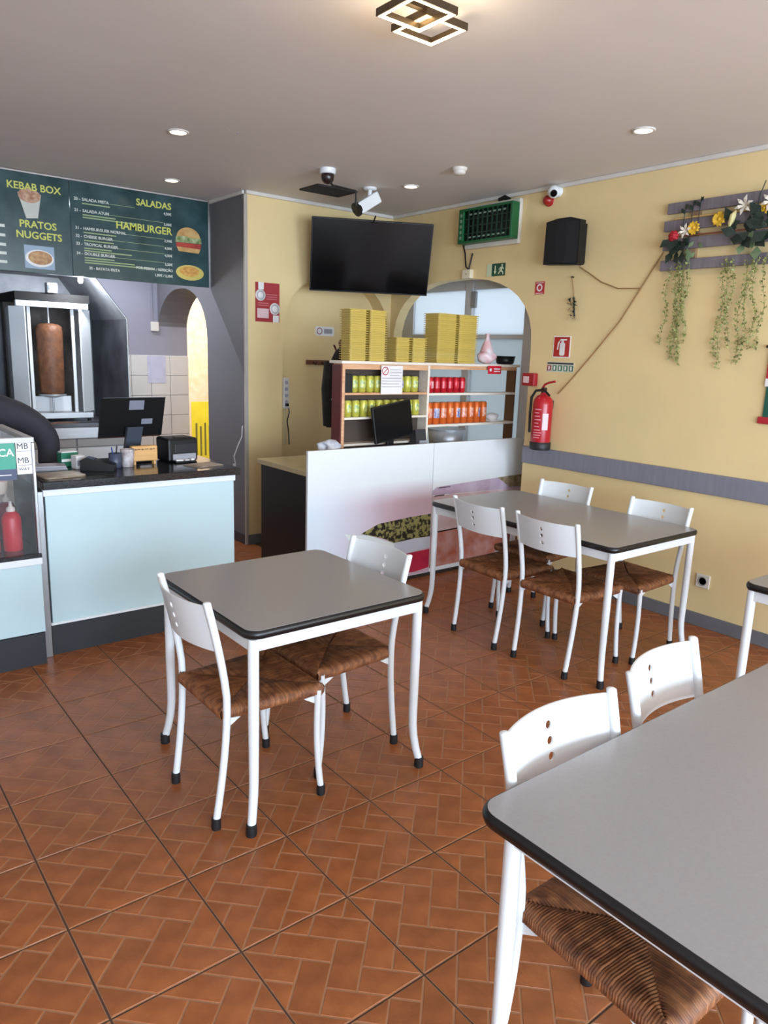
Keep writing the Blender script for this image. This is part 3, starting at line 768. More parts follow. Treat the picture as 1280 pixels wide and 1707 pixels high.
def row(proto, xs, y, z, lab, grp, alt=None, alts=()):
    used = False
    for i, x in enumerate(xs):
        if i in alts: c = alt if not used else copy_tree(alt); used = True
        else: c = proto if i == min(k for k in range(len(xs)) if k not in alts) else copy_tree(proto)
        c.location = (x, y, z); c.rotation_euler = (0, 0, .35 + random.uniform(-.5, .5)); c['label'] = lab % ORD[i]; c['group'] = grp
Yc = 4.252
row(can_proto('drink_can', .031, .116, (yg, gl), ''), [3.075 + .0695 * k for k in range(9)], Yc, 1.376, 'yellow-green can on the upper left shelf, %s from the left', 'cans on the upper left shelf', can_proto('drink_can', .031, .116, (yg, bl), ''), (5, 6))
row(can_proto('drink_can', .031, .116, (yg, gl), ''), [3.025 + .0695 * k for k in range(10)], Yc, 1.206, 'yellow-green can on the middle left shelf, %s from the left', 'cans on the middle left shelf')
row(can_proto('drink_can', .0285, .118, (rc, rl), ''), [3.79 + .0665 * k for k in range(6)], Yc, 1.369, 'red can on the upper right shelf, %s from the left', 'red cans on the upper right shelf', can_proto('drink_can', .0285, .118, (rc, mat('emblem_label', (236, 214, 214), .3, rgb2=(196, 40, 54), scale=60)), ''), (0,))
pr = can_proto('drink_can', .0325, .165, (oc, ol), '')
row(pr, [3.785 + .0735 * k for k in range(9)], Yc, 1.131, 'tall orange can on the lower right shelf, %s from the left', 'orange cans on the lower right shelf', can_proto('drink_can', .0325, .165, (oc, bl), ''), (1, 4, 7))
bx = thing('black_carton', 'black carton at the left end of the upper can shelf', 'box', (3.005, Yc, 1.376))
MB().box(-.03, .032, -.045, .045, 0, .125, .003).build('carton', mat('black_card', (18, 17, 22), .5), bx); MB().box(-.0295, .0315, -.04, .04, .125, .127).build('flap', MATS['black_card'], bx)
# notice hanging on the rack
nt_ = thing('no_smoking_notice', 'white notice with red prohibition ring, taped to the can rack', 'notice', (3.365, 4.185, 1.465), BW)
MB().box(-.098, .098, -.10, .10, 0, .001).build('sheet', white_print, nt_)
def ring(mb, cx, cy, r, w, z, n=24):
    v = []
    for k in range(n):
        a = 2 * PI * k / n
        v += [(cx + r * math.cos(a), cy + r * math.sin(a), z), (cx + (r - w) * math.cos(a), cy + (r - w) * math.sin(a), z)]
    mb.add(v, [(2 * k, (2 * k + 2) % (2 * n), (2 * k + 3) % (2 * n), 2 * k + 1) for k in range(n)])
m_ = MB(); ring(m_, -.062, .062, .03, .006, .0016); m_.add([(-.084, .045, .0016), (-.08, .041, .0016), (-.04, .079, .0016), (-.044, .083, .0016)], [(0, 1, 2, 3)])
m_.build('prohibition_ring', red_print, nt_)
m_ = MB()
for k in range(7): m_.box(-.02 if k < 3 else -.09, .085 - .02 * (k % 3 == 2), .07 - k * .02, .074 - k * .02, .001, .0015)
m_.build('text_lines', grey_print, nt_)
# red promo plates on the rack
rp = thing('promo_plate', 'small red plate with white print on the right of the can rack top', 'sign', (4.405, 4.178, 1.548), BW)
MB().box(-.075, .075, -.032, .032, 0, .004, .001).build('plate', mat('plate_red', (206, 34, 52), .4), rp)
MB().box(-.01, .06, -.015, -.007, .004, .005).box(-.01, .06, .004, .012, .004, .005).build('print_line', white_print, rp)
m_ = MB(); m_.ball((-.045, 0, .004), (.014, .014, .001), 12, 4); m_.build('print_dot', white_print, rp)
# white plastic bag, bowl, towels and steel pans on the rack / counter
def crumple(mb, c, r, amp, seg=18, rings=12, seed=1):
    rd = random.Random(seed); ph = [rd.uniform(0, 6) for _ in range(6)]
    v = []; f = []
    for i in range(rings + 1):
        th = PI * i / rings
        for k in range(seg):
            a = 2 * PI * k / seg
            m = 1 + amp * (math.sin(3 * a + ph[0] + 2 * th) + .7 * math.sin(5 * a + ph[1] - 3 * th) + .5 * math.sin(7 * th + ph[2] + a)) / 2
            v.append((c[0] + r[0] * m * math.sin(th) * math.cos(a), c[1] + r[1] * m * math.sin(th) * math.sin(a), max(c[2] - r[2], c[2] + r[2] * math.cos(th) * (1 if i else 1))))
    for i in range(rings):
        for k in range(seg):
            k2 = (k + 1) % seg; f.append((i * seg + k, (i + 1) * seg + k, (i + 1) * seg + k2, i * seg + k2))
    mb.add(v, f, True); return mb
bg = thing('plastic_bag', 'white and red tied plastic bag on top of the can rack', 'bag', (4.40, 4.27, 1.5935))
crumple(MB(), (0, 0, .055), (.085, .07, .055), .14, seed=3).build('bag', mat('bag_plastic', (232, 224, 224), .35, rgb2=(228, 160, 164), scale=14), bg)
MB().lathe([(.06, .08), (.042, .14), (.02, .19), (.012, .215), (.022, .235)], seg=14).build('knot', mat('bag_plastic', (0, 0, 0)), bg)
bw = thing('black_bowl', 'black plastic bowl on the right end of the can rack top', 'bowl', (4.61, 4.26, 1.5935))
MB().lathe([(.06, 0), (.072, .012), (.08, .062), (.076, .062), (.066, .014)], seg=20).build('bowl', black_plastic, bw)
MB().lathe([(.084, .058), (.084, .066), (.079, .066), (.079, .058)], seg=20).build('rim', black_plastic, bw)
def pan(nm, x, y, z, r, h, lab):
    p = thing(nm, lab, 'pan', (x, y, z))
    MB().lathe([(r * .8, 0), (r * .86, .006), (r, h), (r * .97, h), (r * .82, .012)], seg=28).build('bowl', steel, p)
    MB().lathe([(r * 1.0, h - .004), (r * 1.05, h), (r * 1.0, h + .003), (r * .96, h)], seg=28).build('rim', steel, p)
pan('steel_basin', 4.25, 4.53, ZS, .16, .17, 'wide steel basin behind the white counter, under the orange cans')
pan('steel_pot', 3.93, 4.55, ZS, .09, .18, 'small steel pot behind the white counter, beside the wide basin')
tw = thing('folded_cloth', 'crumpled white cloth right of the orange cans', 'cloth', (4.505, 4.27, 1.131))
crumple(MB(), (0, 0, .035), (.06, .05, .035), .2, seed=9).build('cloth', white_print, tw); MB().box(-.05, .05, -.04, .04, 0, .012, .004).build('hem', white_print, tw)
nk = thing('napkin_dispenser', 'white crumpled napkins at the left end of the white counter', 'napkins', (2.83, 4.16, .881))
MB().box(-.06, .06, -.05, .05, 0, .09, .004).build('holder', mat('clear_grey', (196, 200, 206), .2), nk)
crumple(MB(), (0, 0, .125), (.075, .06, .06), .55, 26, 18, seed=5).build('napkins', mat('napkin_white', (226, 226, 230), .6, rgb2=(160, 164, 176), scale=22), nk)
# stacks of yellow takeaway boxes (open hinged boxes nested in each other)
def box_stack(x0, x1, y0, y1, n, pitch, lab, grp):
    mb = MB(); xm = (x0 + x1) / 2
    for a, b in ((0, xm - x0 - .004), (xm - x0 + .004, x1 - x0)):
        top = rrect(a, b, 0, y1 - y0, .018, 3); bot = rrect(a + .012, b - .012, .012, y1 - y0 - .012, .012, 3); m = len(top)
        v = [(x, y, 0) for x, y in bot] + [(x, y, .009) for x, y in bot] + [(x, y, .010) for x, y in top] + [(x, y, .0145) for x, y in top]
        mb.add(v, [list(range(m - 1, -1, -1)), list(range(3 * m, 4 * m))] + [(r * m + k, r * m + (k + 1) % m, (r + 1) * m + (k + 1) % m, (r + 1) * m + k) for r in range(3) for k in range(m)])
    mb.box(xm - x0 - .006, xm - x0 + .006, .02, y1 - y0 - .02, .0105, .0135)
    o = mb.build('takeaway_box', foam)
    for k in range(n):
        c = o if k == 0 else o.copy()
        if k: COL.objects.link(c)
        c.location = (x0 + random.uniform(-.001, .001), y0 + random.uniform(-.001, .001), 1.5935 + k * pitch)
        tag(c, lab % ('topmost' if k == n - 1 else ORD[n - 1 - k] + ' from the top'), 'takeaway box', grp)
box_stack(3.00, 3.33, 4.20, 4.34, 22, .0157, 'yellow foam takeaway box, %s of the tall leftmost stack', 'leftmost stack of takeaway boxes')
box_stack(3.41, 3.71, 4.20, 4.34, 11, .0157, 'yellow foam takeaway box, %s of the low middle stack', 'middle stack of takeaway boxes')
box_stack(3.795, 4.22, 4.19, 4.37, 23, .0157, 'yellow foam takeaway box, %s of the tall stack before the window', 'right stack of takeaway boxes')
# dark monitor on the white counter
t = thing('counter_monitor', 'black monitor tilted on the white counter in front of the cans', 'monitor', (3.33, 4.13, .881))
MB().box(-.09, .09, -.045, .045, 0, .014, .004).build('base', black_plastic, t)
MB().box(-.03, .03, .0, .025, .014, .2, .004).build('stand', black_plastic, t)
mo = MB().box(-.175, .175, -.024, .002, -.13, .13, .006).build('screen_housing', black_plastic, t); mo.location = (.0, 0, .295); mo.rotation_euler = (0, -.17, 0)
mo2 = MB().box(-.166, .166, -.0255, -.0235, -.12, .12).build('screen', black_gloss, t); mo2.location = (.0, 0, .295); mo2.rotation_euler = (0, -.17, 0)
t = thing('card_reader', 'small dark payment reader beside the tilted black monitor', 'card reader', (3.60, 4.13, .881))
MB().prism([(-.05, -.05, 0), (-.05, .05, 0), (-.05, .05, .2), (-.05, -.01, .23)], (.10, 0, 0)).build('body', mat('reader_grey', (52, 52, 58), .4), t)
MB().box(-.03, .04, -.042, -.03, .10, .15).build('keypad', grey_print, t)

# ================================================================== BACK WALL THINGS
def wallthing(name, lab, cat, y=None, z=0, x=None, group=None):
    if x is None: return thing(name, lab, cat, (XR, y, z), RW, group)
    return thing(name, lab, cat, (x, YB, z), BW, group)
# television on a tilted arm
tv = thing('television', 'large black flat television angled across the corner above the can rack', 'television', (3.849, 5.109, 2.415))
yaw, tilt = .479, .263
r_ = Vector((math.cos(yaw), -math.sin(yaw), 0)); n_ = Vector((-math.sin(yaw), -math.cos(yaw), 0)); u_ = Vector((0, 0, 1))
u2 = u_ * math.cos(tilt) + n_ * math.sin(tilt); n2 = r_.cross(u2)
tv.rotation_euler = Matrix((r_, u2, n2)).transposed().to_euler()
MB().box(-.5, .5, -.2875, .2875, -.035, -.004, .004).build('housing', black_plastic, tv)
MB().box(-.25, .25, -.18, .18, -.065, -.035, .01).build('rear_housing', black_plastic, tv)
MB().box(-.492, .492, -.276, .279, -.004, -.001).build('screen', black_gloss, tv)
MB().box(-.03, .03, -.03, .03, -.475, -.06).box(-.10, .10, -.12, .12, -.075, -.06).build('bracket', black_plastic, tv)
ps = wallthing('house_rules_poster', 'red poster with round white pictures on the yellow back wall', 'poster', x=3.125, z=2.025)
MB().box(-.112, .112, -.155, .155, 0, .003).build('sheet', mat('poster_red', (164, 42, 50), .45, var=.08, scale=9), ps)
for cx, cy, r in ((-.065, .055, .046), (.068, -.048, .048)):
    MB().lathe([(r, .003), (r, .0042), (.001, .0044)], (cx, cy, 0), 24).build('round_picture', white_print, ps)
    m_ = MB(); ring(m_, cx, cy, r * .7, .006, .0048); m_.build('printed_ring', grey_print, ps)
MB().box(-.085, -.035, .10, .155, .003, .004).box(.05, .105, -.155, -.10, .003, .004).build('white_corner', white_print, ps)
MB().box(-.095, .01, -.125, -.05, .003, .004).build('text_panel', mat('poster_pink', (222, 190, 192), .5), ps)
m_ = MB()
for k in range(3): m_.box(-.01, .09, .06 - k * .018, .066 - k * .018, .003, .004)
for k in range(2): m_.box(-.09, .01, -.01 - k * .018, -.004 - k * .018, .003, .004)
m_.build('text_lines', mat('poster_line', (206, 120, 124), .5), ps)
L_n = thing('no_smoking_sticker', 'small white no smoking sticker on the yellow niche wall', 'sticker', (3.80, YB + .16, 1.825), BW)
MB().prism([(x, y, 0) for x, y in rrect(-.10, .10, -.04, .04, .015)], (0, 0, .002)).build('sticker', white_print, L_n)
m_ = MB(); ring(m_, -.058, 0, .03, .008, .0026); m_.build('prohibition_ring', mat('ring_maroon', (140, 50, 60), .5), L_n)
MB().box(-.01, .08, -.02, .02, .002, .0028).build('text_block', grey_print, L_n)
# power strip and cable channel on the niche edge
t = thing('power_strip', 'white multi-socket power strip fixed beside the niche edge', 'power strip', (3.30, YB, 1.28), BW)
MB().box(-.035, .02, -.12, .14, 0, .03, .006).build('body', mat('old_white', (200, 194, 184), .4), t)
for k in range(4): MB().lathe([(.016, .03), (.016, .033), (.012, .031)], (-.008, .10 - k * .055, 0), 14).build('outlet', grey_print, t)
MB().box(-.022, .004, -.10, -.075, .03, .055, .003).build('plug', black_plastic, t)
t = thing('cable_channel', 'pale vertical cable channel below the white power strip', 'cable channel', (3.29, YB, .85), BW)
MB().box(-.02, .014, -.0, .30, 0, .018, .003).build('channel', mat('beige_plastic', (190, 172, 128), .5), t)
MB().tube([(.030, .32, .02), (.03, .28, .03), (.022, .2, .012), (.032, .1, .02), (.04, .0, .016)], .006, 6).build('cable', black_cable, t)
# coats on hooks
t = thing('hook_rail', 'short brown wooden hook rail on the niche wall by the rack', 'hook rail', (3.70, YB + .155, 1.55), BW)
MB().box(-.10, .16, -.02, .02, 0, .02, .003).build('rail', mat('rail_brown', (112, 66, 40), .5), t)
for x in (-.03, .06): MB().tube([(x, 0, .02), (x, -.02, .05), (x, .0, .07)], .005, 6).build('hook', bronze, t)
t = thing('hanging_jacket', 'dark jacket hanging beside the can rack', 'jacket', (3.315, 4.80, 1.07))
jb = MB(); v = []; f = []; seg = 20; lev = [(1.0, .10, .07, .06), (.85, .11, .08, .05), (.6, .10, .07, .035), (.4, .085, .06, .02), (.2, .07, .05, .01), (.06, .05, .035, .06), (0, .02, .02, .10)]
for (q, rx, ry, dx) in lev:
    z = .62 * (1 - q)
    for k in range(seg):
        a = 2 * PI * k / seg; m = 1 + .10 * math.sin(4 * a + q * 3) + .06 * math.sin(7 * a)
        v.append((dx * .5 + rx * m * math.cos(a), ry * m * math.sin(a), z))
for i in range(len(lev) - 1):
    for k in range(seg):
        k2 = (k + 1) % seg; f.append((i * seg + k, i * seg + k2, (i + 1) * seg + k2, (i + 1) * seg + k))
jb.add(v, f, True); jb.add(v[:seg], [list(range(seg))])
jb.build('body', mat('jacket_black', (26, 22, 24), .8, rgb2=(40, 34, 36), scale=14), t)
MB().tube([(-.09, -.03, .50), (-.12, -.05, .3), (-.11, -.05, .02)], [.045, .05, .04], 10).build('sleeve', MATS['jacket_black'], t)
MB().tube([(-.12, -.07, .26), (-.115, -.1, .22), (-.05, -.085, .2)], .006, 6).build('pale_stripe', grey_print, t)
t2_ = thing('coat_stand', 'dark red wooden post of a coat stand behind the can rack', 'coat stand', (3.50, 5.02, 0))
MB().lathe([(.14, 0), (.14, .02), (.03, .04), (.018, .06), (.018, 1.7), (.024, 1.72), (.01, 1.75)], seg=14).build('post', dark_red_wood, t2_)
MB().tube([(0, 0, 1.66), (-.06, -.02, 1.66), (-.09, -.03, 1.70)], .008, 6).build('peg', dark_red_wood, t2_)
MB().tube([(0, 0, 1.62), (.06, .02, 1.62), (.09, .03, 1.66)], .008, 6).build('peg', dark_red_wood, t2_)
# white flex hanging on the grey corner
tag(MB().tube([(2.905, YB + .03, 1.02), (2.90, YB + .03, .93), (2.87, YB + .04, .86), (2.84, YB + .06, .76), (2.85, YB + .05, .70)], .005, 6)
    .tube([(2.845, YB + .06, .70), (2.845, YB + .06, .64)], .014, 8).build('wall_flex', mat('flex_white', (206, 202, 200), .5)),
    'short white flex and plug hanging on the dark grey wall corner', 'cable')

# ================================================================== RIGHT WALL THINGS  (local: x to the right in the picture, y up, z out)
# white unit masked by a green crate
t = wallthing('crated_wall_unit', 'white wall unit behind a green bottle crate, under the ceiling', 'wall unit', y=4.285, z=2.65); t.scale = (1, 1, .7)
MB().box(-.29, .285, -.16, .165, 0, .055, .012).build('body', mat('unit_white', (214, 206, 192), .4), t)
MB().box(-.275, .27, -.115, .12, .055, .06).build('dark_interior', mat('unit_dark', (22, 30, 24), .5), t)
cg = mat('crate_green', (20, 92, 50), .4)
m_ = MB().box(-.288, .283, -.128, -.11, .055, .165, .003).box(-.288, .283, .114, .132, .055, .165, .003).box(-.288, -.235, -.11, .114, .14, .165, .003).box(.262, .283, -.11, .114, .055, .165, .003).box(-.288, -.28, -.11, .114, .055, .14)
m_.build('crate_frame', cg, t)
for k in range(9):
    x = -.19 + k * .051; MB().box(x - .004, x + .004, -.11, .114, .13, .15).build('crate_bar', mat('crate_dark_green', (26, 52, 38), .5), t)
for y in (-.055, .0, .055): MB().box(-.235, .262, y - .004, y + .004, .128, .145).build('crate_rail', MATS['crate_dark_green'], t)
m_ = MB()
for k in range(8):
    for y in (-.085, .085): m_.box(-.178 + k * .051, -.152 + k * .051, y - .006, y + .006, .148, .152)
for k in range(5): m_.box(-.27, -.25, -.095 + k * .042, -.072 + k * .042, .165, .168)
m_.build('light_slots', mat('slot_pale', (120, 146, 122), .4), t)
MB().tube([(.16, .165, .03), (.11, .19, .035), (.05, .178, .03)], .016, 8).build('hose', black_plastic, t)
tag(MB().tube([(XR - .012, 4.625, 2.56), (XR - .012, 4.585, 2.46), (XR - .012, 4.57, 2.36), (XR - .012, 4.535, 2.335)], .006, 6).tube([(XR - .012, 4.50, 2.46), (XR - .012, 4.52, 2.39), (XR - .012, 4.535, 2.335)], .006, 6)
    .build('unit_cable', black_cable), 'dark cable loop from the crated wall unit down to its junction box', 'cable')
t = wallthing('junction_box', 'small cream junction box above the arch', 'junction box', y=4.535, z=2.30)
MB().box(-.05, .045, -.035, .035, 0, .04, .005).build('box', mat('jbox_cream', (224, 212, 184), .4), t); MB().lathe([(.006, .04), (.006, .042)], (0, 0, 0), 8).build('screw', alu, t)
t = wallthing('switch_plate', 'cream switch plate left of the crated wall unit', 'switch', y=4.66, z=2.57)
MB().box(-.04, .04, -.04, .04, 0, .012, .004).build('plate', mat('plate_yellowed', (214, 192, 136), .5), t); MB().box(-.015, .015, -.02, .02, .012, .017, .002).build('rocker', MATS['plate_yellowed'], t)
# emergency exit sign
t = wallthing('exit_sign', 'green emergency exit sign with running figure above the arch', 'sign', y=4.24, z=2.318)
MB().box(-.098, .096, -.048, .046, 0, .004).build('plate', mat('exit_green', (16, 70, 44), .4), t)
MB().box(-.098, -.045, -.048, .046, .004, .005).build('pale_panel', mat('exit_pale', (206, 214, 178), .4), t)
m_ = MB(); m_.box(-.03, .012, -.042, .04, .004, .005); m_.build('door', MATS['exit_green'], t)
wp = MATS['exit_pale']
m_ = MB().prism([(-.012, .03, .005), (-.002, .03, .005), (-.002, -.01, .005), (.008, -.01, .005), (-.007, -.034, .005), (-.022, -.01, .005), (-.012, -.01, .005)], (0, 0, .001)); m_.build('arrow', wp, t)
m_ = MB(); m_.ball((.064, .03, .005), (.009, .009, .001), 10, 4)
m_.prism([(.048, .018, .005), (.072, .02, .005), (.086, .002, .005), (.08, -.002, .005), (.068, .008, .005), (.064, -.008, .005), (.082, -.02, .005), (.08, -.04, .005), (.072, -.04, .005), (.072, -.025, .005), (.052, -.015, .005), (.03, -.036, .005), (.025, -.03, .005), (.046, -.005, .005), (.052, .008, .005), (.042, .004, .005), (.036, -.004, .005), (.03, .0, .005)], (0, 0, .001))
m_.build('running_figure', wp, t)
# loudspeaker
t = wallthing('wall_speaker', 'black wall loudspeaker to the right of the crated unit', 'speaker', y=3.488, z=2.435)
out = [(-.152, .148), (-.055, .163), (.055, .163), (.14, .14), (.143, -.14), (.13, -.153), (-.157, -.135)]
MB().prism([(x * .72, y * .92, .02) for x, y in out], (0, 0, .07)).build('rear_cabinet', black_plastic, t)
MB().prism([(x, y, .09) for x, y in out], (0, 0, .06)).build('cabinet', black_plastic, t)
v = [(x * .93, y * .94, .15) for x, y in out] + [(x * .3, y * .9, .168) for x, y in out]
MB().add(v, [(i, (i + 1) % 7, (i + 1) % 7 + 7, i + 7) for i in range(7)] + [list(range(7, 14))]).build('grille', mat('speaker_cloth', (18, 18, 22), .75), t)
MB().box(-.03, .03, -.03, .03, 0, .03).build('bracket', black_plastic, t)
# small turret camera and red beacon
t = wallthing('turret_camera', 'small white turret camera with dark lens under the ceiling edge', 'security camera', y=3.675, z=2.812)
MB().lathe([(.035, 0), (.035, .02), (.03, .03)], seg=18).build('mount', white_metal, t)
MB().ball((0, -.008, .055), .044, 16, 10).build('housing', white_metal, t)
MB().cyl((.018, -.022, .077), (.027, -.029, .089), .026, .022, 16).build('lens', black_gloss, t)
t = wallthing('alarm_beacon', 'round red alarm beacon below the turret camera', 'alarm', y=3.755, z=2.762)
MB().lathe([(.036, 0), (.036, .02), (.03, .04), (.012, .05)], seg=20).build('lens', mat('beacon_red', (160, 36, 30), .3), t)
MB().lathe([(.04, 0), (.04, .008), (.036, .009)], seg=20).build('base', red_enamel, t)
# fire hose point sign
t = wallthing('hose_sign', 'small red and white alarm point sign right of the arch', 'sign', y=3.785, z=2.16)
MB().box(-.044, .044, -.045, .045, 0, .003).build('plate', red_print, t)
m_ = MB(); ring(m_, 0, .002, .027, .011, .0036); m_.build('white_ring', white_print, t)
MB().box(-.036, .036, .034, .038, .003, .0036).box(-.036, .036, -.04, -.036, .003, .0036).build('white_bar', white_print, t)
# dried sprig on a nail
t = wallthing('dried_sprig', 'small dark dried sprig hanging from a nail under the loudspeaker', 'sprig', y=3.46, z=2.20)
MB().lathe([(.006, 0), (.006, .02)], (-.025, .02, 0), 8).build('nail', bronze, t)
MB().tube([(-.025, .015, .015), (-.005, -.08, .012), (.005, -.14, .012)], .003, 5).build('string', amber_cable, t)
m_ = MB(); rd = random.Random(4)
for k in range(26):
    y = -.13 - .13 * rd.random(); x = .008 + rd.uniform(-.045, .04) * (1 - abs(y + .15) * 3.2); a = rd.uniform(0, 6.3); l = rd.uniform(.024, .045)
    m_.add([(x, y, .01), (x + l * math.cos(a), y + l * math.sin(a) - .01, .02), (x + .5 * l * math.cos(a + .6), y + .5 * l * math.sin(a + .6), .03)], [(0, 1, 2), (2, 1, 0)])
m_.tube([(.005, -.14, .012), (.012, -.19, .015), (.02, -.25, .012)], .006, 6)
m_.build('leaves', leaf_dark, t)
# extinguisher sign + sticker strip
t = wallthing('extinguisher_sign', 'red square sign with white extinguisher pictogram', 'sign', y=3.538, z=1.737)
MB().box(-.077, .077, -.077, .077, 0, .003).build('border', white_print, t)
MB().box(-.07, .07, -.07, .07, .003, .004).build('red_field', mat('sign_red', (178, 40, 36), .45), t)
m_ = MB().prism([(x, y, .004) for x, y in rrect(-.016, .03, -.062, .03, .012)], (0, 0, .001))
m_.box(-.004, .016, .03, .045, .004, .005).box(-.012, .044, .045, .056, .004, .005).prism([(-.012, .045, .004), (-.012, .052, .004), (-.034, .03, .004), (-.04, -.02, .004), (-.03, -.02, .004), (-.026, .02, .004)], (0, 0, .001))
m_.build('pictogram', white_print, t)
t = wallthing('instruction_strip', 'narrow instruction strip of small pictograms under the extinguisher sign', 'sign', y=3.538, z=1.593)
MB().box(-.122, .122, -.036, .036, 0, .002).build('strip', mat('strip_pale', (206, 208, 190), .5), t)
MB().box(-.118, .118, .02, .031, .002, .003).build('heading', mat('strip_navy', (44, 40, 52), .5), t)
for k in range(5):
    x = -.10 + k * .05
    m_ = MB().box(x - .018, x + .018, -.028, .012, .002, .0028); m_.build('pictogram_cell', mat('cell_red', (150, 50, 46), .5) if k == 0 else mat('cell_green', (70, 118, 92), .5), t)
    MB().box(x - .008, x + .006, -.022, .006, .0028, .0034).build('pictogram', white_print, t)
# fire extinguisher
t = thing('fire_extinguisher', 'red fire extinguisher hanging on the wall above the grey rail', 'fire extinguisher', (XR - .095, 3.592, .987))
MB().lathe([(.074, .0), (.078, .012), (.078, .055), (.074, .058)], seg=24).build('base_ring', mat('ext_base', (30, 28, 34), .5), t)
MB().lathe([(.07, .03), (.073, .06), (.073, .335), (.066, .37), (.045, .395), (.024, .405), (.022, .42)], seg=28).build('cylinder', red_enamel, t)
MB().box(-.016, .016, -.016, .016, .415, .455, .004).build('valve', mat('valve_dark', (60, 44, 40), .4, metal=.4), t)
MB().tube([(0, .015, .45), (-.02, -.02, .478), (-.03, -.06, .492), (-.03, -.12, .505)], .008, 8).build('lever', red_enamel, t)
MB().tube([(0, .0, .44), (-.03, -.04, .43), (-.03, -.078, .40)], .008, 8).build('carry_handle', black_plastic, t)
MB().tube([(0, .02, .435), (-.02, .06, .43), (-.03, .088, .38), (-.03, .092, .25), (-.03, .086, .12)], .010, 8).build('hose', black_rubber, t)
lab = MB(); v = []
n = 10
for k in range(n + 1):
    a = PI + .25 - 1.05 + 1.2 * k / n
    for z in (.17, .285): v.append((.0737 * math.cos(a), .0737 * math.sin(a), z))
def arcband(a0, a1, z0, z1, m, nm, r=.0738):
    v = []
    for k in range(9):
        a = a0 + (a1 - a0) * k / 8
        for z in (z0, z1): v.append((r * math.cos(a), r * math.sin(a), z))
    MB().add(v, [(2 * k, 2 * k + 2, 2 * k + 3, 2 * k + 1) for k in range(8)], True).build(nm, m, t)
ac = PI + .73           # direction towards the tables
arcband(ac + .02, ac + .62, .15, .27, mat('tag_white', (226, 206, 208), .5), 'white_tag')
for k in range(7): arcband(ac - .85, ac - .15 - .1 * (k % 3), .145 + k * .025, .152 + k * .025, mat('label_pink', (222, 150, 156), .5), 'label_line')
for k in range(3): arcband(ac - .9, ac - .2 + .1 * k, .09 + k * .018, .096 + k * .018, MATS['label_pink'], 'label_line')
MB().box(.07, .095, -.02, .02, .30, .36).build('wall_bracket', black_plastic, t)
# manual call point on the edge of the arch
t = wallthing('fire_call_point', 'red fire alarm call point at the edge of the arch', 'call point', y=3.787, z=1.492)
MB().box(-.068, .05, -.048, .048, 0, .05, .008).build('housing', mat('call_red', (158, 28, 38), .35), t)
MB().box(-.052, .004, -.026, .022, .05, .053, .002).build('break_glass', mat('call_white', (226, 196, 196), .4), t)
# cables on the wall
tag(MB().tube([(XR - .012, 2.787, 2.334), (XR - .012, 2.925, 2.122), (XR - .012, 3.06, 1.914), (XR - .012, 3.253, 1.693), (XR - .012, 3.44, 1.49), (XR - .012, 3.53, 1.40)], .0045, 6).build('wall_cable', amber_cable),
    'brown cable running diagonally down the yellow wall from the flower rack', 'cable')
tag(MB().tube([(XR - .012, 3.43, 2.285), (XR - .012, 3.34, 2.235), (XR - .012, 3.24, 2.175), (XR - .012, 3.10, 2.125), (XR - .012, 2.93, 2.118)], .004, 6).build('speaker_cable', amber_cable),
    'brown speaker cable sagging from the loudspeaker to the diagonal cable', 'cable')
# socket
t = wallthing('wall_socket', 'white wall socket low on the yellow wall by the long table', 'socket', y=2.265, z=.30)
MB().box(-.046, .046, -.044, .044, 0, .012, .005).build('plate', mat('socket_white', (216, 208, 196), .4), t)
MB().lathe([(.03, .012), (.03, .014), (.024, .0135), (.02, .006)], seg=20).build('recess', mat('socket_grey', (150, 146, 140), .4), t)
# hanging banner at the right edge
t = wallthing('wall_hanging', 'red and green cloth hanging, cut off by the right edge', 'wall hanging', y=2.045, z=1.32)
fl_r = mat('flag_red', (178, 30, 42), .7, var=.1); fl_g = mat('flag_green', (26, 84, 68), .7, var=.1)
w_ = .4
MB().box(0, w_, .24, .44, .004, .012).build('red_upper', fl_r, t); MB().box(.01, w_, .04, .24, .004, .012).build('green_lower', fl_g, t)
MB().box(-.015, w_, 0, .04, .002, .016, .003).build('bottom_hem', fl_r, t); MB().tube([(-.02, .44, .01), (w_, .44, .01)], .009, 8).build('rod', bronze, t)
MB().box(.0, .06, .215, .26, .012, .014).build('white_crest', white_print, t)

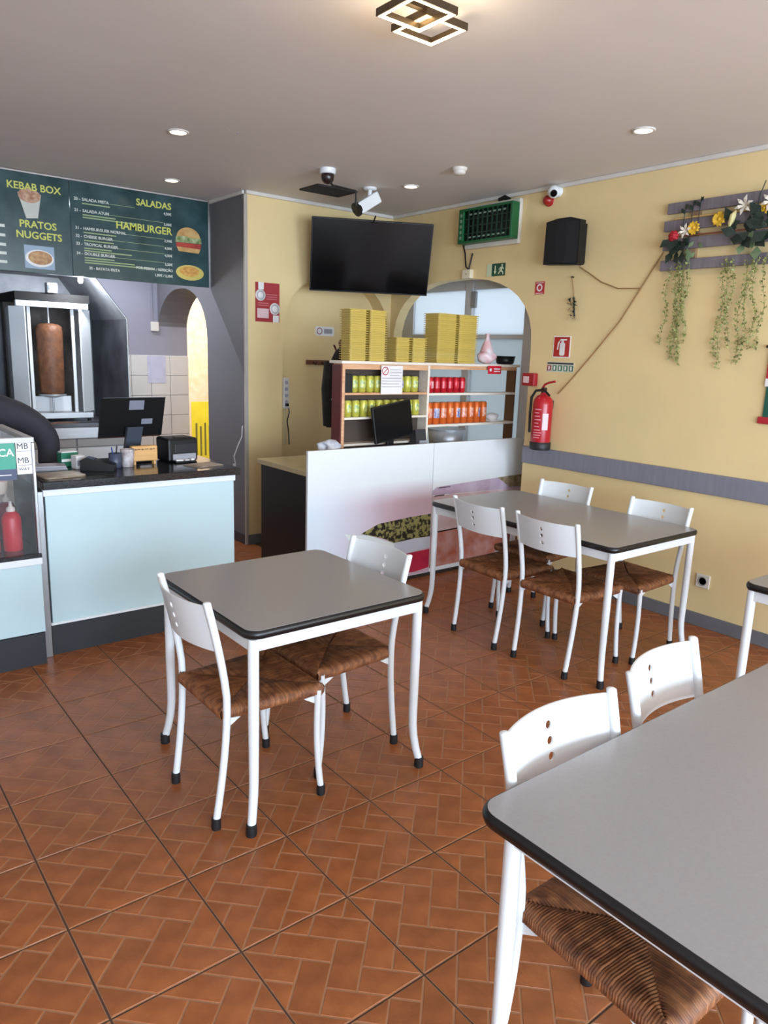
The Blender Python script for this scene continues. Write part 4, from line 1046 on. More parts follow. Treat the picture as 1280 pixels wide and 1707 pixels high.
# ------------------------------------------------------------------ grey slat rack with artificial flowers
t = wallthing('slat_rack', 'weathered grey wooden slat rack carrying artificial flowers on the wall', 'rack', y=2.775, z=2.21)
wid = 1.05
for y0, h_, dx in ((.34, .063, .0), (.238, .062, -.012), (.125, .067, -.006), (.004, .062, -.012)):
    b = MB().box(dx, wid, y0, y0 + h_, .022, .04, .003).build('slat', board_grey, t)
for x in (.18, .85): MB().box(x - .03, x + .03, .01, .39, .0, .022, .002).build('upright', mat('upright_tan', (150, 120, 88), .6), t)
MB().box(.06, wid, .30, .312, .03, .05, .002).build('batten', mat('batten_tan', (186, 152, 96), .6), t)
MB().box(.1, wid, .198, .206, .03, .046, .002).build('batten', mat('batten_rust', (134, 76, 60), .6), t)
def flower(par, nm, x, y, z, r, m, kind):
    mb = MB(); rd = random.Random(int(x * 991 + y * 77))
    if kind == 'rose':
        for rg, cnt in ((.35, 4), (.7, 6), (1.0, 7)):
            for k in range(cnt):
                a = 2 * PI * k / cnt + rg * 2
                cx, cy = x + r * rg * .62 * math.cos(a), y + r * rg * .62 * math.sin(a)
                mb.ball((cx, cy, z + r * (.9 - rg * .5)), (r * .42, r * .42, r * .32), 8, 5)
    elif kind == 'daisy':
        for k in range(11):
            a = 2 * PI * k / 11 + rd.uniform(-.1, .1); dx, dy = math.cos(a), math.sin(a)
            mb.prism([(x + dx * r * .2 - dy * r * .14, y + dy * r * .2 + dx * r * .14, z), (x + dx * r * .75 - dy * r * .2, y + dy * r * .75 + dx * r * .2, z + r * .25), (x + dx * r, y + dy * r, z + r * .1),
                      (x + dx * r * .75 + dy * r * .2, y + dy * r * .75 - dx * r * .2, z + r * .25), (x + dx * r * .2 + dy * r * .14, y + dy * r * .2 - dx * r * .14, z)], (0, 0, .004))
        mb.ball((x, y, z + .004), (r * .3, r * .3, r * .22), 8, 5)
    else:  # lily
        for k in range(6):
            a = 2 * PI * k / 6 + .3; dx, dy = math.cos(a), math.sin(a)
            mb.prism([(x - dy * r * .06, y + dx * r * .06, z), (x + dx * r * .6 - dy * r * .2, y + dy * r * .6 + dx * r * .2, z + r * .55), (x + dx * r * 1.1, y + dy * r * 1.1, z + r * .5), (x + dx * r * .6 + dy * r * .2, y + dy * r * .6 - dx * r * .2, z + r * .55), (x + dy * r * .06, y - dx * r * .06, z)], (0, 0, .004))
    return mb.build(nm, m, par)
def leaf(par, x, y, z, l, a, m, w=.32, tilt=.3):
    dx, dy = math.cos(a), math.sin(a)
    p = [(x, y, z), (x + dx * l * .5 - dy * l * w, y + dy * l * .5 + dx * l * w, z + l * tilt * .6), (x + dx * l, y + dy * l, z + l * tilt), (x + dx * l * .5 + dy * l * w, y + dy * l * .5 - dx * l * w, z + l * tilt * .6)]
    return MB().prism(p, (0, 0, .002)).build('leaf', m, par)
def vine(par, x, y, ln, sway, seed, m=leaf_light, r=.011):
    rd = random.Random(seed); mb = MB(); pts = []; n = int(ln / .025)
    for k in range(n + 1):
        q = k / n; pts.append((x + sway * q + .012 * math.sin(q * 9 + seed), y - ln * q, .05 - .03 * q + .006 * math.sin(q * 14 + seed)))
    mb.tube(pts, .0016, 4)
    for k in range(1, n + 1):
        for s in range(5):
            a = rd.uniform(0, 6.3); l = rd.uniform(.5, 1.3) * r; c = pts[k]; oy = rd.uniform(-.014, .014); ox = rd.uniform(-.014, .014)
            e = (c[0] + ox + l * math.cos(a), c[1] + oy + l * math.sin(a), c[2] + rd.uniform(0, .02)); g = (c[0] + ox + l * .7 * math.cos(a + 1.1), c[1] + oy + l * .7 * math.sin(a + 1.1), c[2] + rd.uniform(0, .015))
            f_ = (c[0] + ox + l * .7 * math.cos(a - 1.1), c[1] + oy + l * .7 * math.sin(a - 1.1), c[2] + rd.uniform(0, .015))
            mb.add([(c[0] + ox, c[1] + oy, c[2]), f_, e, g], [(0, 1, 2, 3), (3, 2, 1, 0)])
    o = mb.build('vine', m, par); return o
rose_red = mat('rose_red', (164, 18, 34), .6); petal_w = mat('petal_white', (224, 214, 196), .6); petal_y = mat('petal_yellow', (224, 178, 46), .6, var=.15, scale=30); bud = mat('bud_cream', (226, 214, 150), .6)
t = wallthing('flower_spray', 'artificial spray with red rose, yellow bloom and trailing pale vines on rack left', 'artificial flowers', y=2.775, z=2.21)
flower(t, 'rose', .085, .20, .065, .035, rose_red, 'rose'); flower(t, 'lily', .155, .225, .06, .04, petal_w, 'lily'); flower(t, 'bloom', .205, .238, .06, .042, petal_y, 'daisy')
rd = random.Random(11)
for k in range(16):
    leaf(t, .12 + rd.uniform(-.06, .08), .14 + rd.uniform(-.05, .05), .045 + rd.uniform(0, .03), rd.uniform(.05, .09), rd.uniform(0, 6.3), leaf_dark)
for k in range(7): leaf(t, .19 + rd.uniform(-.03, .05), .12 + rd.uniform(-.06, .06), .045, rd.uniform(.04, .07), rd.uniform(-2.5, -.6), mat('sage_leaf', (112, 132, 96), .6, var=.2))
for x, y1 in ((.125, .385), (.175, .40), (.22, .415)):
    MB().tube([(x, .2, .05), (x + .004, .3, .055), (x + .006, y1, .05)], .0025, 5).build('stem', leaf_dark, t)
    leaf(t, x + .005, y1 - .06, .055, .04, 2.0, leaf_dark); leaf(t, x + .005, y1 - .03, .055, .035, .8, leaf_dark)
for i, (x, y, ln, sw) in enumerate(((.07, .03, .46, -.03), (.12, .06, .60, .0), (.14, .05, .62, .03), (.165, .06, .58, -.01), (.19, .05, .48, .0), (.15, .0, .50, -.03))): vine(t, x, y, ln, sw, 21 + i)
t = wallthing('flower_spray', 'artificial spray with white lilies, yellow buds and trailing vines on rack right', 'artificial flowers', y=2.775, z=2.21)
flower(t, 'bloom', .36, .272, .06, .045, petal_y, 'daisy'); flower(t, 'lily', .515, .325, .075, .05, petal_w, 'lily'); flower(t, 'lily', .66, .33, .07, .05, petal_w, 'lily'); flower(t, 'bloom', .62, .30, .07, .036, petal_y, 'daisy')
MB().tube([(.43, .20, .06), (.435, .24, .07), (.45, .28, .08), (.465, .305, .08)], [.006, .016, .018, .004], 8).build('bud', bud, t)
for k in range(24): leaf(t, .52 + rd.uniform(-.08, .16), .23 + rd.uniform(-.08, .06), .045 + rd.uniform(0, .04), rd.uniform(.06, .11), rd.uniform(0, 6.3), leaf_dark)
for k in range(6): leaf(t, .5 + rd.uniform(-.08, .12), .14 + rd.uniform(-.04, .06), .045, rd.uniform(.06, .09), rd.uniform(-2.3, -.8), MATS['sage_leaf'], .4)
MB().tube([(.57, .3, .05), (.58, .38, .055), (.60, .45, .05)], .003, 5).build('stem', leaf_dark, t)
for i, (x, y, ln, sw) in enumerate(((.43, .06, .56, -.03), (.45, .03, .60, -.02), (.47, .05, .50, .0), (.55, .04, .58, -.02), (.575, .06, .60, -.01), (.60, .05, .50, .02), (.66, .06, .52, .0))): vine(t, x, y, ln, sw, 41 + i)

# ================================================================== CEILING THINGS
lp = [(1.893, 4.396, 'left', 'recessed ceiling spotlight above the serving counter'), (2.373, 5.651, '', 'recessed ceiling spotlight just in front of the menu board'),
      (3.703, 2.537, '', 'recessed ceiling spotlight above the long table by the right wall'), (3.725, 4.487, '', 'recessed ceiling spotlight near the smoke detector and television')]
for x, y, _, lb in lp:
    t = thing('ceiling_spotlight', lb, 'ceiling light', (x, y, H), group='recessed ceiling spotlights')
    MB().lathe([(.062, -.001), (.06, -.008), (.048, -.009), (.046, -.004)], seg=28).build('ring', white_trim, t)
    MB().lathe([(.046, -.003), (.046, -.006), (.001, -.0065)], seg=28).build('lens', down_led, t)
    l = bpy.data.lights.new('spotlight_glow', 'SPOT'); l.energy = 9; l.color = (1.0, .88, .68); l.spot_size = 2.2; l.spot_blend = .8; l.shadow_soft_size = .04
    lo = bpy.data.objects.new('spotlight_glow', l); COL.objects.link(lo); lo.parent = t; lo.location = (0, 0, -.02)
# LED lamp of two overlapping square frames
t = thing('ceiling_lamp', 'lit ceiling lamp of two overlapping square frames, warm light strips', 'ceiling light', (1.85, 2.19, H))
def frame(mb, cx, cy, s, z0, z1, w):
    mb.box(cx - s, cx + s, cy - s, cy - s + w, z0, z1).box(cx - s, cx + s, cy + s - w, cy + s, z0, z1).box(cx - s, cx - s + w, cy - s + w, cy + s - w, z0, z1).box(cx + s - w, cx + s, cy - s + w, cy + s - w, z0, z1)
for cx, cy, s, z in ((-.072, -.044, .098, -.096), (.084, .070, .098, -.070)):
    m_ = MB(); frame(m_, cx, cy, s, z, z + .024, .005); frame(m_, cx, cy, s - .005, z + .0042, z + .024, .010); fr_ = m_.build('square_frame', bronze, t)
    m_ = MB(); frame(m_, cx, cy, s - .005, z - .001, z + .004, .012); m_.build('light_strip', warm_led, fr_)
MB().box(-.09, .02, -.09, .0, -.03, 0, .004).box(-.10, .08, -.012, .012, -.05, -.028).box(-.158, -.148, -.05, -.02, -.09, -.03).box(-.15, -.09, -.05, -.02, -.05, -.03).box(.08, .12, -.012, .012, -.06, -.045).build('canopy', bronze, t)
l = bpy.data.lights.new('lamp_glow', 'POINT'); l.energy = 8; l.color = (1.0, .82, .55); l.shadow_soft_size = .12
lo = bpy.data.objects.new('lamp_glow', l); COL.objects.link(lo); lo.parent = t; lo.location = (0, 0, -.14)
# dome camera with cable, grille, projector-like camera, smoke detector
t = thing('dome_camera', 'black dome camera on a white ceiling mount near the grille', 'security camera', (2.998, 4.50, H))
MB().lathe([(.055, 0), (.055, -.03), (.048, -.035)], seg=20).build('mount', white_metal, t)
MB().lathe([(.042, -.034), (.045, -.05), (.04, -.075), (.028, -.092), (.008, -.098)], seg=18).build('dome', mat('dome_maroon', (40, 26, 28), .25), t)
tag(MB().tube([(3.03, 4.54, H - .05), (3.12, 4.62, H - .07), (3.30, 4.72, H - .05), (3.40, 4.73, H - .05), (3.405, 4.73, H - .12), (3.41, 4.735, H - .15)], .008, 6).build('camera_cable', black_cable), 'dark cable from the dome camera to the white bullet camera', 'cable')
t = thing('ceiling_grille', 'black ventilation grille set in the ceiling before the television', 'vent', (3.38, 5.06, H))
MB().box(-.165, .165, -.115, .115, -.006, 0).build('recess', mat('vent_black', (14, 14, 15), .8), t)
m_ = MB(); m_.box(-.18, .18, -.13, -.115, -.012, 0).box(-.18, .18, .115, .13, -.012, 0).box(-.18, -.165, -.115, .115, -.012, 0).box(.165, .18, -.115, .115, -.012, 0); m_.build('frame', mat('vent_frame', (46, 42, 40), .6), t)
for k in range(7): MB().box(-.165, .165, -.10 + k * .03, -.09 + k * .03, -.012, -.004).build('slat', MATS['vent_frame'], t)
t = thing('bullet_camera', 'white angled security camera on the ceiling above the television', 'security camera', (3.555, 4.76, H), (0, 0, .0))
MB().lathe([(.05, 0), (.05, -.014), (.03, -.018)], seg=18).tube([(0, 0, -.01), (-.005, -.0, -.09)], .016, 8).build('bracket', white_metal, t)
d_ = Vector((-.80, .05, -.50)).normalized(); c0 = Vector((.06, .0, -.06)); c1 = c0 + d_ * .19
bc = MB().box(-.045, .045, -.10, .10, -.042, .042, .008).build('housing', white_metal, t)
z_ = d_; x_ = Vector((0, 0, 1)).cross(z_).normalized(); y_ = z_.cross(x_)
mm = Matrix((x_, z_, x_.cross(z_))).transposed().to_4x4(); mm.translation = (c0 + c1) / 2; bc.matrix_local = mm
MB().cyl(c1 - d_ * .005, c1 + d_ * .02, .05, .052, 18).build('lens_hood', black_plastic, t)
MB().cyl(c1 + d_ * .0195, c1 + d_ * .022, .035, .03, 16).build('lens', black_gloss, t)
tag(MB().tube([(3.66, 4.82, H - .18), (3.70, 4.90, H - .21), (3.72, 4.96, H - .20)], .006, 6).build('tv_cable', black_cable), 'thin black cable behind the top of the television', 'cable')
t = thing('smoke_detector', 'round white smoke detector on the ceiling', 'smoke detector', (3.60, 3.84, H))
MB().lathe([(.05, 0), (.05, -.012), (.042, -.02)], seg=22).build('base', white_trim, t); MB().lathe([(.04, -.018), (.04, -.032), (.03, -.042), (.006, -.044)], seg=22).build('sensor_cap', white_trim, t)
t = thing('ceiling_plugs', 'pair of tiny screw marks in the ceiling beside the left spotlight', 'ceiling marks', (2.104, 4.168, H))
for k in range(2): MB().lathe([(.006, 0), (.005, -.003)], (k * .05, 0, 0), 8).build('screw', grey_print, t)

# ================================================================== MENU BOARD
YM = 6.18
mb_m = mat('menu_slate', (30, 58, 60), .22, rgb2=(58, 84, 88), scale=5)
my = mat('menu_lime', (206, 208, 92), .5, var=.03); mw = mat('menu_white', (210, 216, 206), .5)
x_split = 1.782
t = thing('menu_board', 'dark green menu board headed SALADAS and HAMBURGER under the ceiling', 'menu board', (x_split + .003, YM, 2.153), BW)
W2 = 2.91 - x_split - .003
MB().box(0, W2, 0, .695, -.02, 0, .002).build('panel', mb_m, t)
def mt(s, size, x, y, m, al='LEFT', bold=.0): text('lettering', s, size, m, t, (x, y, .001), (0, 0, 0), al, bold)
mt('SALADAS', .070, .80, .588, my, 'RIGHT', .0014); mt('HAMBURGER', .078, .80, .392, my, 'RIGHT', .0016)
def line(num, s, price, y, sub=1):
    mt(num, .03, .03, y, mw, bold=.0006); mt(s, .03, .09, y, mw, bold=.0006); mt(price, .028, .80, y - .018, mw, 'RIGHT', .0006)
    m_ = MB(); m_.box(.09 + .017 * len(s), (.50 if y > .55 else .73), y + .002, y + .005, 0, .0012)
    for q in range(sub):
        yy = y - .024 - q * .018
        m_.box(.09, .30 + .16 * q + .02 * (len(s) % 3), yy, yy + .009, 0, .0012)
    m_.build('rule_and_note', mat('menu_note', (150, 168, 120), .5), t)
line('20 -', 'SALADA MISTA', '4,50€', .560); line('21 -', 'SALADA ATUM', '5,00€', .478, 2)
line('31 -', 'HAMBURGUER NORMAL', '3,50€', .350); line('32 -', 'CHEESE BURGER', '4,00€', .292); line('33 -', 'TROPICAL BURGER', '4,50€', .235, 2); line('34 -', 'DOUBLE BURGER', '5,50€', .165, 3)
mt('35 - BATATA FRITA', .028, .12, .062, mw, bold=.0005); mt('POR PESSOA / REFEIÇÃO', .028, .80, .10, mw, 'RIGHT', .0006); mt('1,00€ / 2,50€', .028, .80, .055, mw, 'RIGHT', .0006)
# printed burger
bun = mat('bun_print', (188, 138, 74), .5, rgb2=(214, 176, 112), scale=14); grn = mat('lettuce_print', (92, 116, 44), .5, rgb2=(190, 196, 150), scale=26); tom = mat('tomato_print', (150, 36, 30), .5, rgb2=(196, 70, 54), scale=26)
def disc(pts, m, nm, z=.0008): MB().prism([(x, y, 0) for x, y in pts], (0, 0, z)).build(nm, m, t)
bx_, by_ = .945, .365
disc([(bx_ - .105, by_ + .02), (bx_ + .105, by_ + .02)] + [(bx_ + .105 * math.cos(a), by_ + .02 + .085 * math.sin(a)) for a in [PI * k / 12 for k in range(1, 12)]], bun, 'printed_bun')
disc([(bx_ - .115, by_ - .02), (bx_ + .115, by_ - .015), (bx_ + .11, by_ + .03), (bx_ + .03, by_ + .022), (bx_ - .04, by_ + .034), (bx_ - .11, by_ + .025)], grn, 'printed_lettuce', .0014)
disc([(bx_ - .108, by_ - .055), (bx_ + .105, by_ - .06), (bx_ + .112, by_ - .018), (bx_ - .112, by_ - .022)], tom, 'printed_patty', .0011)
disc([(bx_ - .09, by_ - .09), (bx_ + .09, by_ - .095), (bx_ + .105, by_ - .06), (bx_ - .105, by_ - .055)], bun, 'printed_bun_base')
ell = lambda cx, cy, a, b, n=20: [(cx + a * math.cos(2 * PI * k / n), cy + b * math.sin(2 * PI * k / n)) for k in range(n)]
disc(ell(.952, .108, .125, .062), mat('dish_print', (206, 186, 96), .5), 'printed_dish'); disc(ell(.947, .118, .088, .042), mat('chips_print', (190, 128, 50), .5, rgb2=(224, 176, 90), scale=40), 'printed_chips', .0014)
t = thing('menu_board', 'dark green menu board with KEBAB BOX and PRATOS NUGGETS lettering', 'menu board', (.60, YM, 2.153), BW)
WL = x_split - .60
MB().box(0, WL, 0, .695, -.02, 0, .002).build('panel', mb_m, t)
xo = WL
mt('KEBAB BOX', .070, xo - .245, .578, my, 'CENTER', .0012); mt('PRATOS', .071, xo - .232, .318, my, 'CENTER', .0014); mt('NUGGETS', .071, xo - .228, .243, my, 'CENTER', .0014)
disc([(xo - .36, .555), (xo - .20, .555), (xo - .23, .39), (xo - .31, .38)], mat('cup_print', (196, 196, 186), .5), 'printed_box'); disc(ell(xo - .28, .54, .078, .05), mat('kebab_print', (150, 92, 58), .5, rgb2=(206, 170, 140), scale=30), 'printed_kebab', .0014)
disc([(xo - .34, .03), (xo - .13, .03), (xo - .13, .195), (xo - .34, .195)], mat('photo_blue', (150, 170, 190), .5), 'printed_photo'); disc(ell(xo - .235, .105, .10, .062), white_print, 'printed_plate', .0012); disc(ell(xo - .23, .11, .085, .05), mat('nugget_print', (160, 104, 70), .5, rgb2=(206, 166, 110), scale=34), 'printed_nuggets', .0016)
m_ = MB()
for k, y in enumerate((.30, .235, .17, .11, .05)): m_.box(.1, xo - .46, y, y + .02, 0, .0012)
m_.build('text_lines', mw, t)

# ================================================================== KITCHEN
L0 = (1.6, 6.9, 0)
t = thing('kitchen_worktop', 'stainless kitchen worktop with white cabinet doors behind the counter', 'worktop', L0)
MB(L0).box(.3, 2.30, 6.32, 7.38, .88, .97, .004).build('worktop', steel, t)
MB(L0).box(.32, 2.28, 6.36, 7.38, 0, .88).build('carcass', mat('cabinet_grey', (150, 150, 152), .5), t)
for k in range(4): MB(L0).box(.33 + k * .488, .33 + k * .488 + .476, 6.345, 6.36, .12, .80, .003).build('door', white_lam, t)
for k in range(4): MB(L0).box(.33 + k * .488, .33 + k * .488 + .476, 6.345, 6.36, .81, .875, .002).build('drawer', mat('drawer_grey', (176, 174, 172), .4), t)
L0 = (1.7, 6.9, 1.0)
t = thing('extraction_hood', 'dark stainless hood and side panels around the kebab grill', 'hood', L0)
MB(L0).prism([(2.26, 6.42, .972), (2.26, 7.38, .972), (2.26, 7.38, 1.86), (2.26, 6.42, 1.86)], (.012, 0, 0)).build('side_panel', steel_dark, t)
MB(L0).prism([(2.26, 6.42, 1.86), (2.26, 7.38, 1.86), (1.99, 7.38, 2.22), (1.99, 6.46, 2.22)], (.01, 0, .012)).build('sloped_panel', steel_mid, t)
MB(L0).tube([(2.266, 6.415, .975), (2.266, 6.415, 1.86), (1.995, 6.455, 2.225)], .008, 6).build('edge_strip', alu, t)
MB(L0).box(1.20, 2.26, 7.36, 7.385, .972, 2.22).build('back_panel', steel_mid, t)
MB(L0).box(1.20, 1.212, 6.42, 7.38, .972, 2.22).build('side_panel', steel_dark, t)
MB(L0).box(.8, 1.99, 6.46, 7.38, 2.22, 2.25).build('canopy_top', steel_dark, t)
MB(L0).box(.6, 1.99, 6.42, 6.46, 2.17, 2.25, .004).build('canopy_lip', steel_dark, t)
# kebab grill
L0 = (1.72, 6.85, .972)
t = thing('kebab_grill', 'upright kebab grill with white side wings in the kitchen', 'kebab grill', L0)
MB(L0).box(1.42, 2.02, 6.62, 7.2, 1.02, 1.07, .004).build('drip_tray', steel, t)
for x in (1.45, 1.99):
    for y in (6.65, 7.17): MB(L0).cyl((x, y, .972), (x, y, 1.02), .015).build('foot', black_rubber, t)
MB(L0).box(1.46, 2.02, 7.10, 7.2, 1.07, 1.98).build('burner_back', mat('burner_dark', (60, 54, 52), .6, rgb2=(100, 88, 80), scale=8), t)
MB(L0).box(1.45, 2.03, 6.62, 7.2, 1.97, 2.04, .003).build('top_cap', mat('soot_black', (12, 12, 13), .7), t)
MB(L0).box(1.45, 2.01, 6.60, 6.64, 1.925, 1.97, .003).build('top_bar', steel_bright, t)
def wing(x0, y0, x1, y1, nm, m):
    d = Vector((x1 - x0, y1 - y0, 0)); n = Vector((-d.y, d.x, 0)).normalized() * .012
    MB(L0).prism([(x0, y0, 1.075), (x1, y1, 1.075), (x1, y1, 1.925), (x0, y0, 1.925)], n).build(nm, m, t)
wing(1.47, 7.1, 1.42, 6.72, 'side_wing', steel_bright); wing(1.42, 6.72, 1.51, 6.60, 'side_wing', steel_bright)
wing(2.02, 7.1, 2.05, 6.74, 'side_wing', steel_bright); wing(2.05, 6.74, 1.93, 6.60, 'side_wing', steel_bright)
for x in (1.56, 1.90):
    MB(L0).box(x - .012, x + .012, 6.68, 6.70, 1.07, 1.925).build('upright', steel_bright, t)
    MB(L0).box(x - .03 if x < 1.7 else x + .01, x - .01 if x < 1.7 else x + .03, 6.72, 6.74, 1.07, 1.925).build('inner_trim', steel_dark, t)
MB(L0).box(1.58, 1.88, 6.76, 6.78, 1.07, 1.20, .003).build('lower_guard', steel_bright, t)
MB(L0).box(1.69, 1.77, 6.58, 6.66, 2.04, 2.12, .004).box(1.70, 1.76, 6.56, 6.59, 2.06, 2.10).build('motor', steel, t)
m_ = thing('doner_spit', 'brown doner meat cylinder on a steel spit in the kebab grill', 'meat', (1.715, 6.70, 1.071))
MB().tube([(0, 0, 0), (0, 0, .96)], .008, 8).build('spit_rod', steel, m_)
MB().lathe([(.02, .15), (.088, .155), (.097, .18), (.10, .4), (.103, .66), (.097, .705), (.07, .725), (.02, .73)], seg=26).build('meat', meat_m, m_)
MB().lathe([(.03, .12), (.11, .14), (.11, .15), (.03, .152)], seg=20).build('spit_plate', steel, m_)
t = thing('carving_tray', 'dark oven tray with meat scraps on the worktop below the grill', 'tray', (1.80, 6.46, .971))
MB().box(-.25, .25, -.10, .10, 0, .008, .002).box(-.25, .25, -.10, -.092, .008, .03).box(-.25, .25, .092, .10, .008, .03).box(-.25, -.242, -.09, .09, .008, .03).box(.242, .25, -.09, .09, .008, .03).build('tray', steel_dark, t)
crumple(MB(), (-.08, 0, .022), (.13, .07, .014), .3, seed=8).build('scraps', mat('scraps', (92, 56, 40), .6, rgb2=(140, 98, 70), scale=40), t)
t = thing('steel_flue', 'bright steel column left of the kebab grill, at left edge', 'steel column', (1.02, 6.75, .971))
MB().box(-.15, .10, -.12, .12, 0, 1.24, .006).build('column', steel, t); MB().box(-.16, .11, -.13, .13, 1.05, 1.09, .004).build('collar', steel_dark, t)
t = thing('hood_lamp', 'small bright lamp under the kitchen hood beside the grill motor', 'lamp', (1.90, 6.40, 2.17))  # lamp taken from a bright spot, moved forward to brighten the grill wings
MB().box(-.03, .03, -.03, .025, 0, .04, .003).build('fitting', steel_dark, t)
MB().lathe([(.018, 0), (.022, -.03), (.012, -.05)], seg=12).build('bulb', mat('hood_bulb', (240, 244, 255), .4, emit=6.0), t)
l = bpy.data.lights.new('hood_lamp_light', 'POINT'); l.energy = 18; l.color = (.9, .95, 1.0); l.shadow_soft_size = .03
lo = bpy.data.objects.new('hood_lamp_light', l); COL.objects.link(lo); lo.parent = t; lo.location = (0, 0, -.08)
t = thing('added_tube_lamp', 'added unseen tube lamp brightening the kitchen from behind the menu board', 'lamp', (2.0, 6.75, H))  # unseen lamp added behind the menu board to brighten the kitchen
MB().box(-.6, .6, -.04, .04, -.05, 0, .005).build('housing', white_trim, t)
MB().cyl((-.58, 0, -.066), (.58, 0, -.066), .014).build('tube', mat('added_tube_light', (235, 242, 255), .4, emit=5.0), t)
l = bpy.data.lights.new('added_tube_light', 'AREA'); l.shape = 'RECTANGLE'; l.size = 1.16; l.size_y = .05; l.energy = 30; l.color = (.86, .93, 1.0)
lo = bpy.data.objects.new('added_tube_light', l); COL.objects.link(lo); lo.parent = t; lo.location = (0, 0, -.085)
# switch and conduit, paper on tiles
t = thing('kitchen_switch', 'small white switch with conduit on the grey kitchen wall', 'switch', (2.885, YK, 1.835), BW)
MB().box(-.04, .04, -.045, .045, 0, .03, .006).build('box', white_trim, t); MB().box(-.03, -.015, .045, .6, 0, .012).build('conduit', kitchen_grey, t)
t = thing('tile_notice', 'translucent paper sleeve hanging on the cream kitchen tiles', 'notice', (2.89, YK - .012, 1.43), BW)
MB().box(-.09, .10, -.15, .12, 0, .003).build('sleeve', mat('sleeve_lilac', (196, 196, 214), .25, rgb2=(176, 176, 200), scale=9), t)
MB().box(-.06, .07, -.10, .08, .003, .0035).build('printed_page', mat('page_lilac', (184, 184, 206), .4), t)
# yellow poster in the side yard
t = thing('yard_poster', 'bright yellow poster seen through the kitchen doorway', 'poster', (4.08, 8.9, .90), BW)
MB().box(-.16, .22, -.75, .07, 0, .004).build('sheet', mat('poster_yellow', (238, 226, 60), .5), t)
m_ = MB()
for k in range(4): m_.box(-.11 + k * .06, -.085 + k * .06, -.62, -.2 - .04 * (k % 2), .004, .005)
m_.build('text_columns', mat('poster_ink', (120, 120, 60), .5), t)

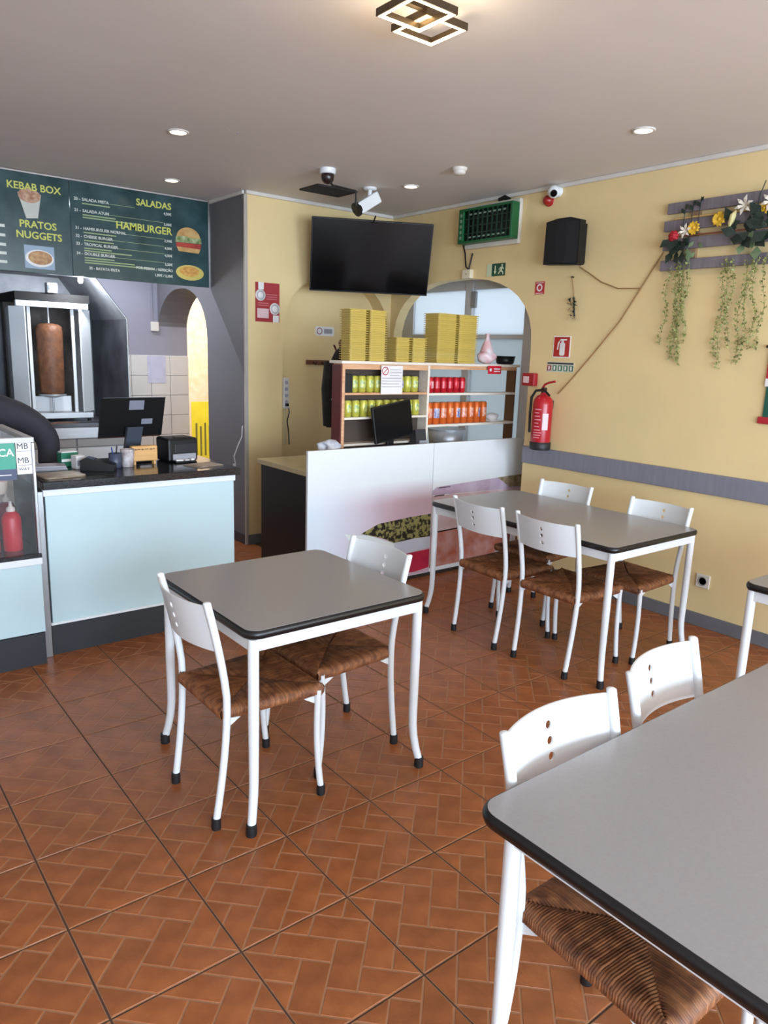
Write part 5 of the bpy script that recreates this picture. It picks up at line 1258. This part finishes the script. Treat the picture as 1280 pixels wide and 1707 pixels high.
# ================================================================== PERSON behind the display counter (bent forward, arm on the counter)
def person():
    t = thing('person', 'person in charcoal long-sleeved top bending over the counter, left edge', 'person', (.50, 5.00, 0))
    V = []; E_ = []; Rr = []
    def vtx(p, r, par=None):
        V.append((p[0] - .50, p[1] - 5.0, p[2])); Rr.append(r); i = len(V) - 1
        if par is not None: E_.append((par, i))
        return i
    pel = vtx((.50, 5.02, .95), (.16, .13))
    wa = vtx((.55, 5.00, 1.10), (.15, .12), pel); ch = vtx((.64, 4.95, 1.25), (.17, .13), wa); up = vtx((.72, 4.90, 1.34), (.15, .10), ch)
    nk = vtx((.72, 4.82, 1.44), (.055, .055), up); hd0 = vtx((.72, 4.78, 1.52), (.078, .085), nk); hd = vtx((.72, 4.75, 1.60), (.08, .09), hd0); vtx((.72, 4.74, 1.68), (.055, .06), hd)
    s1 = vtx((.90, 4.90, 1.255), (.105, .098), up); m1 = vtx((1.07, 4.89, 1.205), (.112, .10), s1); e1 = vtx((1.215, 4.88, 1.085), (.084, .082), m1); f1 = vtx((1.20, 4.86, .97), (.074, .07), e1); w1 = vtx((1.15, 4.80, .84), (.04, .036), f1)
    s2 = vtx((.50, 4.86, 1.30), (.075, .075), up); e2 = vtx((.42, 4.72, 1.08), (.056, .056), s2); w2 = vtx((.56, 4.72, .95), (.036, .034), e2)
    for sx in (-1, 1):
        hp = vtx((.50 + sx * .09, 5.03, .88), (.10, .10), pel); kn = vtx((.50 + sx * .11, 5.02, .48), (.065, .065), hp); an = vtx((.50 + sx * .12, 5.05, .09), (.045, .045), kn); vtx((.50 + sx * .13, 4.93, .05), (.045, .04), an)
    def skin(nm, V, E_, Rr, m, par, root=0, sub=2):
        me = bpy.data.meshes.new(nm); me.from_pydata(V, E_, []); o = bpy.data.objects.new(nm, me); COL.objects.link(o)
        md = o.modifiers.new('s', 'SKIN'); md.use_smooth_shade = True
        for i, r in enumerate(Rr): me.skin_vertices[0].data[i].radius = r
        for i in range(len(V)): me.skin_vertices[0].data[i].use_root = (i == root)
        sb = o.modifiers.new('d', 'SUBSURF'); sb.levels = sub; sb.render_levels = sub
        dg = bpy.context.evaluated_depsgraph_get(); m2 = bpy.data.meshes.new_from_object(o.evaluated_get(dg)); bpy.data.objects.remove(o)
        m2.materials.clear(); m2.name = nm
        for q in (m if isinstance(m, list) else [m]): m2.materials.append(q)
        m2.polygons.foreach_set('use_smooth', [True] * len(m2.polygons))
        o = bpy.data.objects.new(nm, m2); COL.objects.link(o); o.parent = par; return o
    try:
        b = skin('body', V, E_, Rr, [dark_cloth, skin_m, black_plastic], t)
        for p in b.data.polygons:
            c = p.center; z = c.z
            head = z > 1.45 and abs(c.x - .22) < .16
            hand = False
            p.material_index = 1 if (head or hand) else (2 if z < .10 else 0)
    except Exception as ex:
        print('skin failed', ex)
    for (wx, wy, wz), dirx in (((1.15, 4.795, .83), -.35), ((.56, 4.72, .955), .35)):
        ax = Vector((dirx, -1, -.12)).normalized() if wz > .9 else Vector((-.25, -.2, -1)).normalized(); sd = (Vector((0, 0, 1)) if wz > .9 else Vector((0, 1, 0))).cross(ax).normalized()
        o = Vector((wx - .50, wy - 5.0, wz))
        hv = MB(); palm = [o - ax * .01, o + ax * .04, o + ax * .085]
        hv.tube(palm, [.030, .036, .032], 10)
        for k, ln in enumerate((.062, .072, .068, .052)):
            st_ = o + ax * .08 + sd * (-.027 + k * .018); md_ = st_ + ax * ln * .5 + Vector((0, 0, -.004)); en = st_ + ax * ln + Vector((0, 0, -.022))
            hv.tube([st_, md_, en], [.0095, .009, .007], 8)
        st_ = o + ax * .03 - sd * .03; hv.tube([st_, st_ + ax * .03 - sd * .025, st_ + ax * .065 - sd * .03 + Vector((0, 0, -.01))], [.012, .011, .008], 8)
        hv.build('hand', skin_m, t)
    hc = (.22, -.255, 1.62)
    MB().ball((hc[0], hc[1] + .015, hc[2] + .03), (.094, .10, .085), 16, 10).build('hair', hair_m, t)
    fc = MB(); fc.ball((hc[0], hc[1] - .098, hc[2] - .035), (.014, .02, .02), 8, 6); fc.build('nose', skin_m, t)
    for sx in (-1, 1):
        MB().ball((hc[0] + sx * .032, hc[1] - .082, hc[2] - .01), (.012, .008, .008), 8, 6).build('eye', mat('eye_dark', (30, 24, 22), .3), t)
        MB().ball((hc[0] + sx * .088, hc[1] + .01, hc[2] - .025), (.012, .022, .032), 8, 6).build('ear', skin_m, t)
    MB().ball((hc[0], hc[1] - .084, hc[2] - .075), (.024, .008, .006), 8, 6).build('mouth', mat('lips', (160, 92, 84), .5), t)
person()
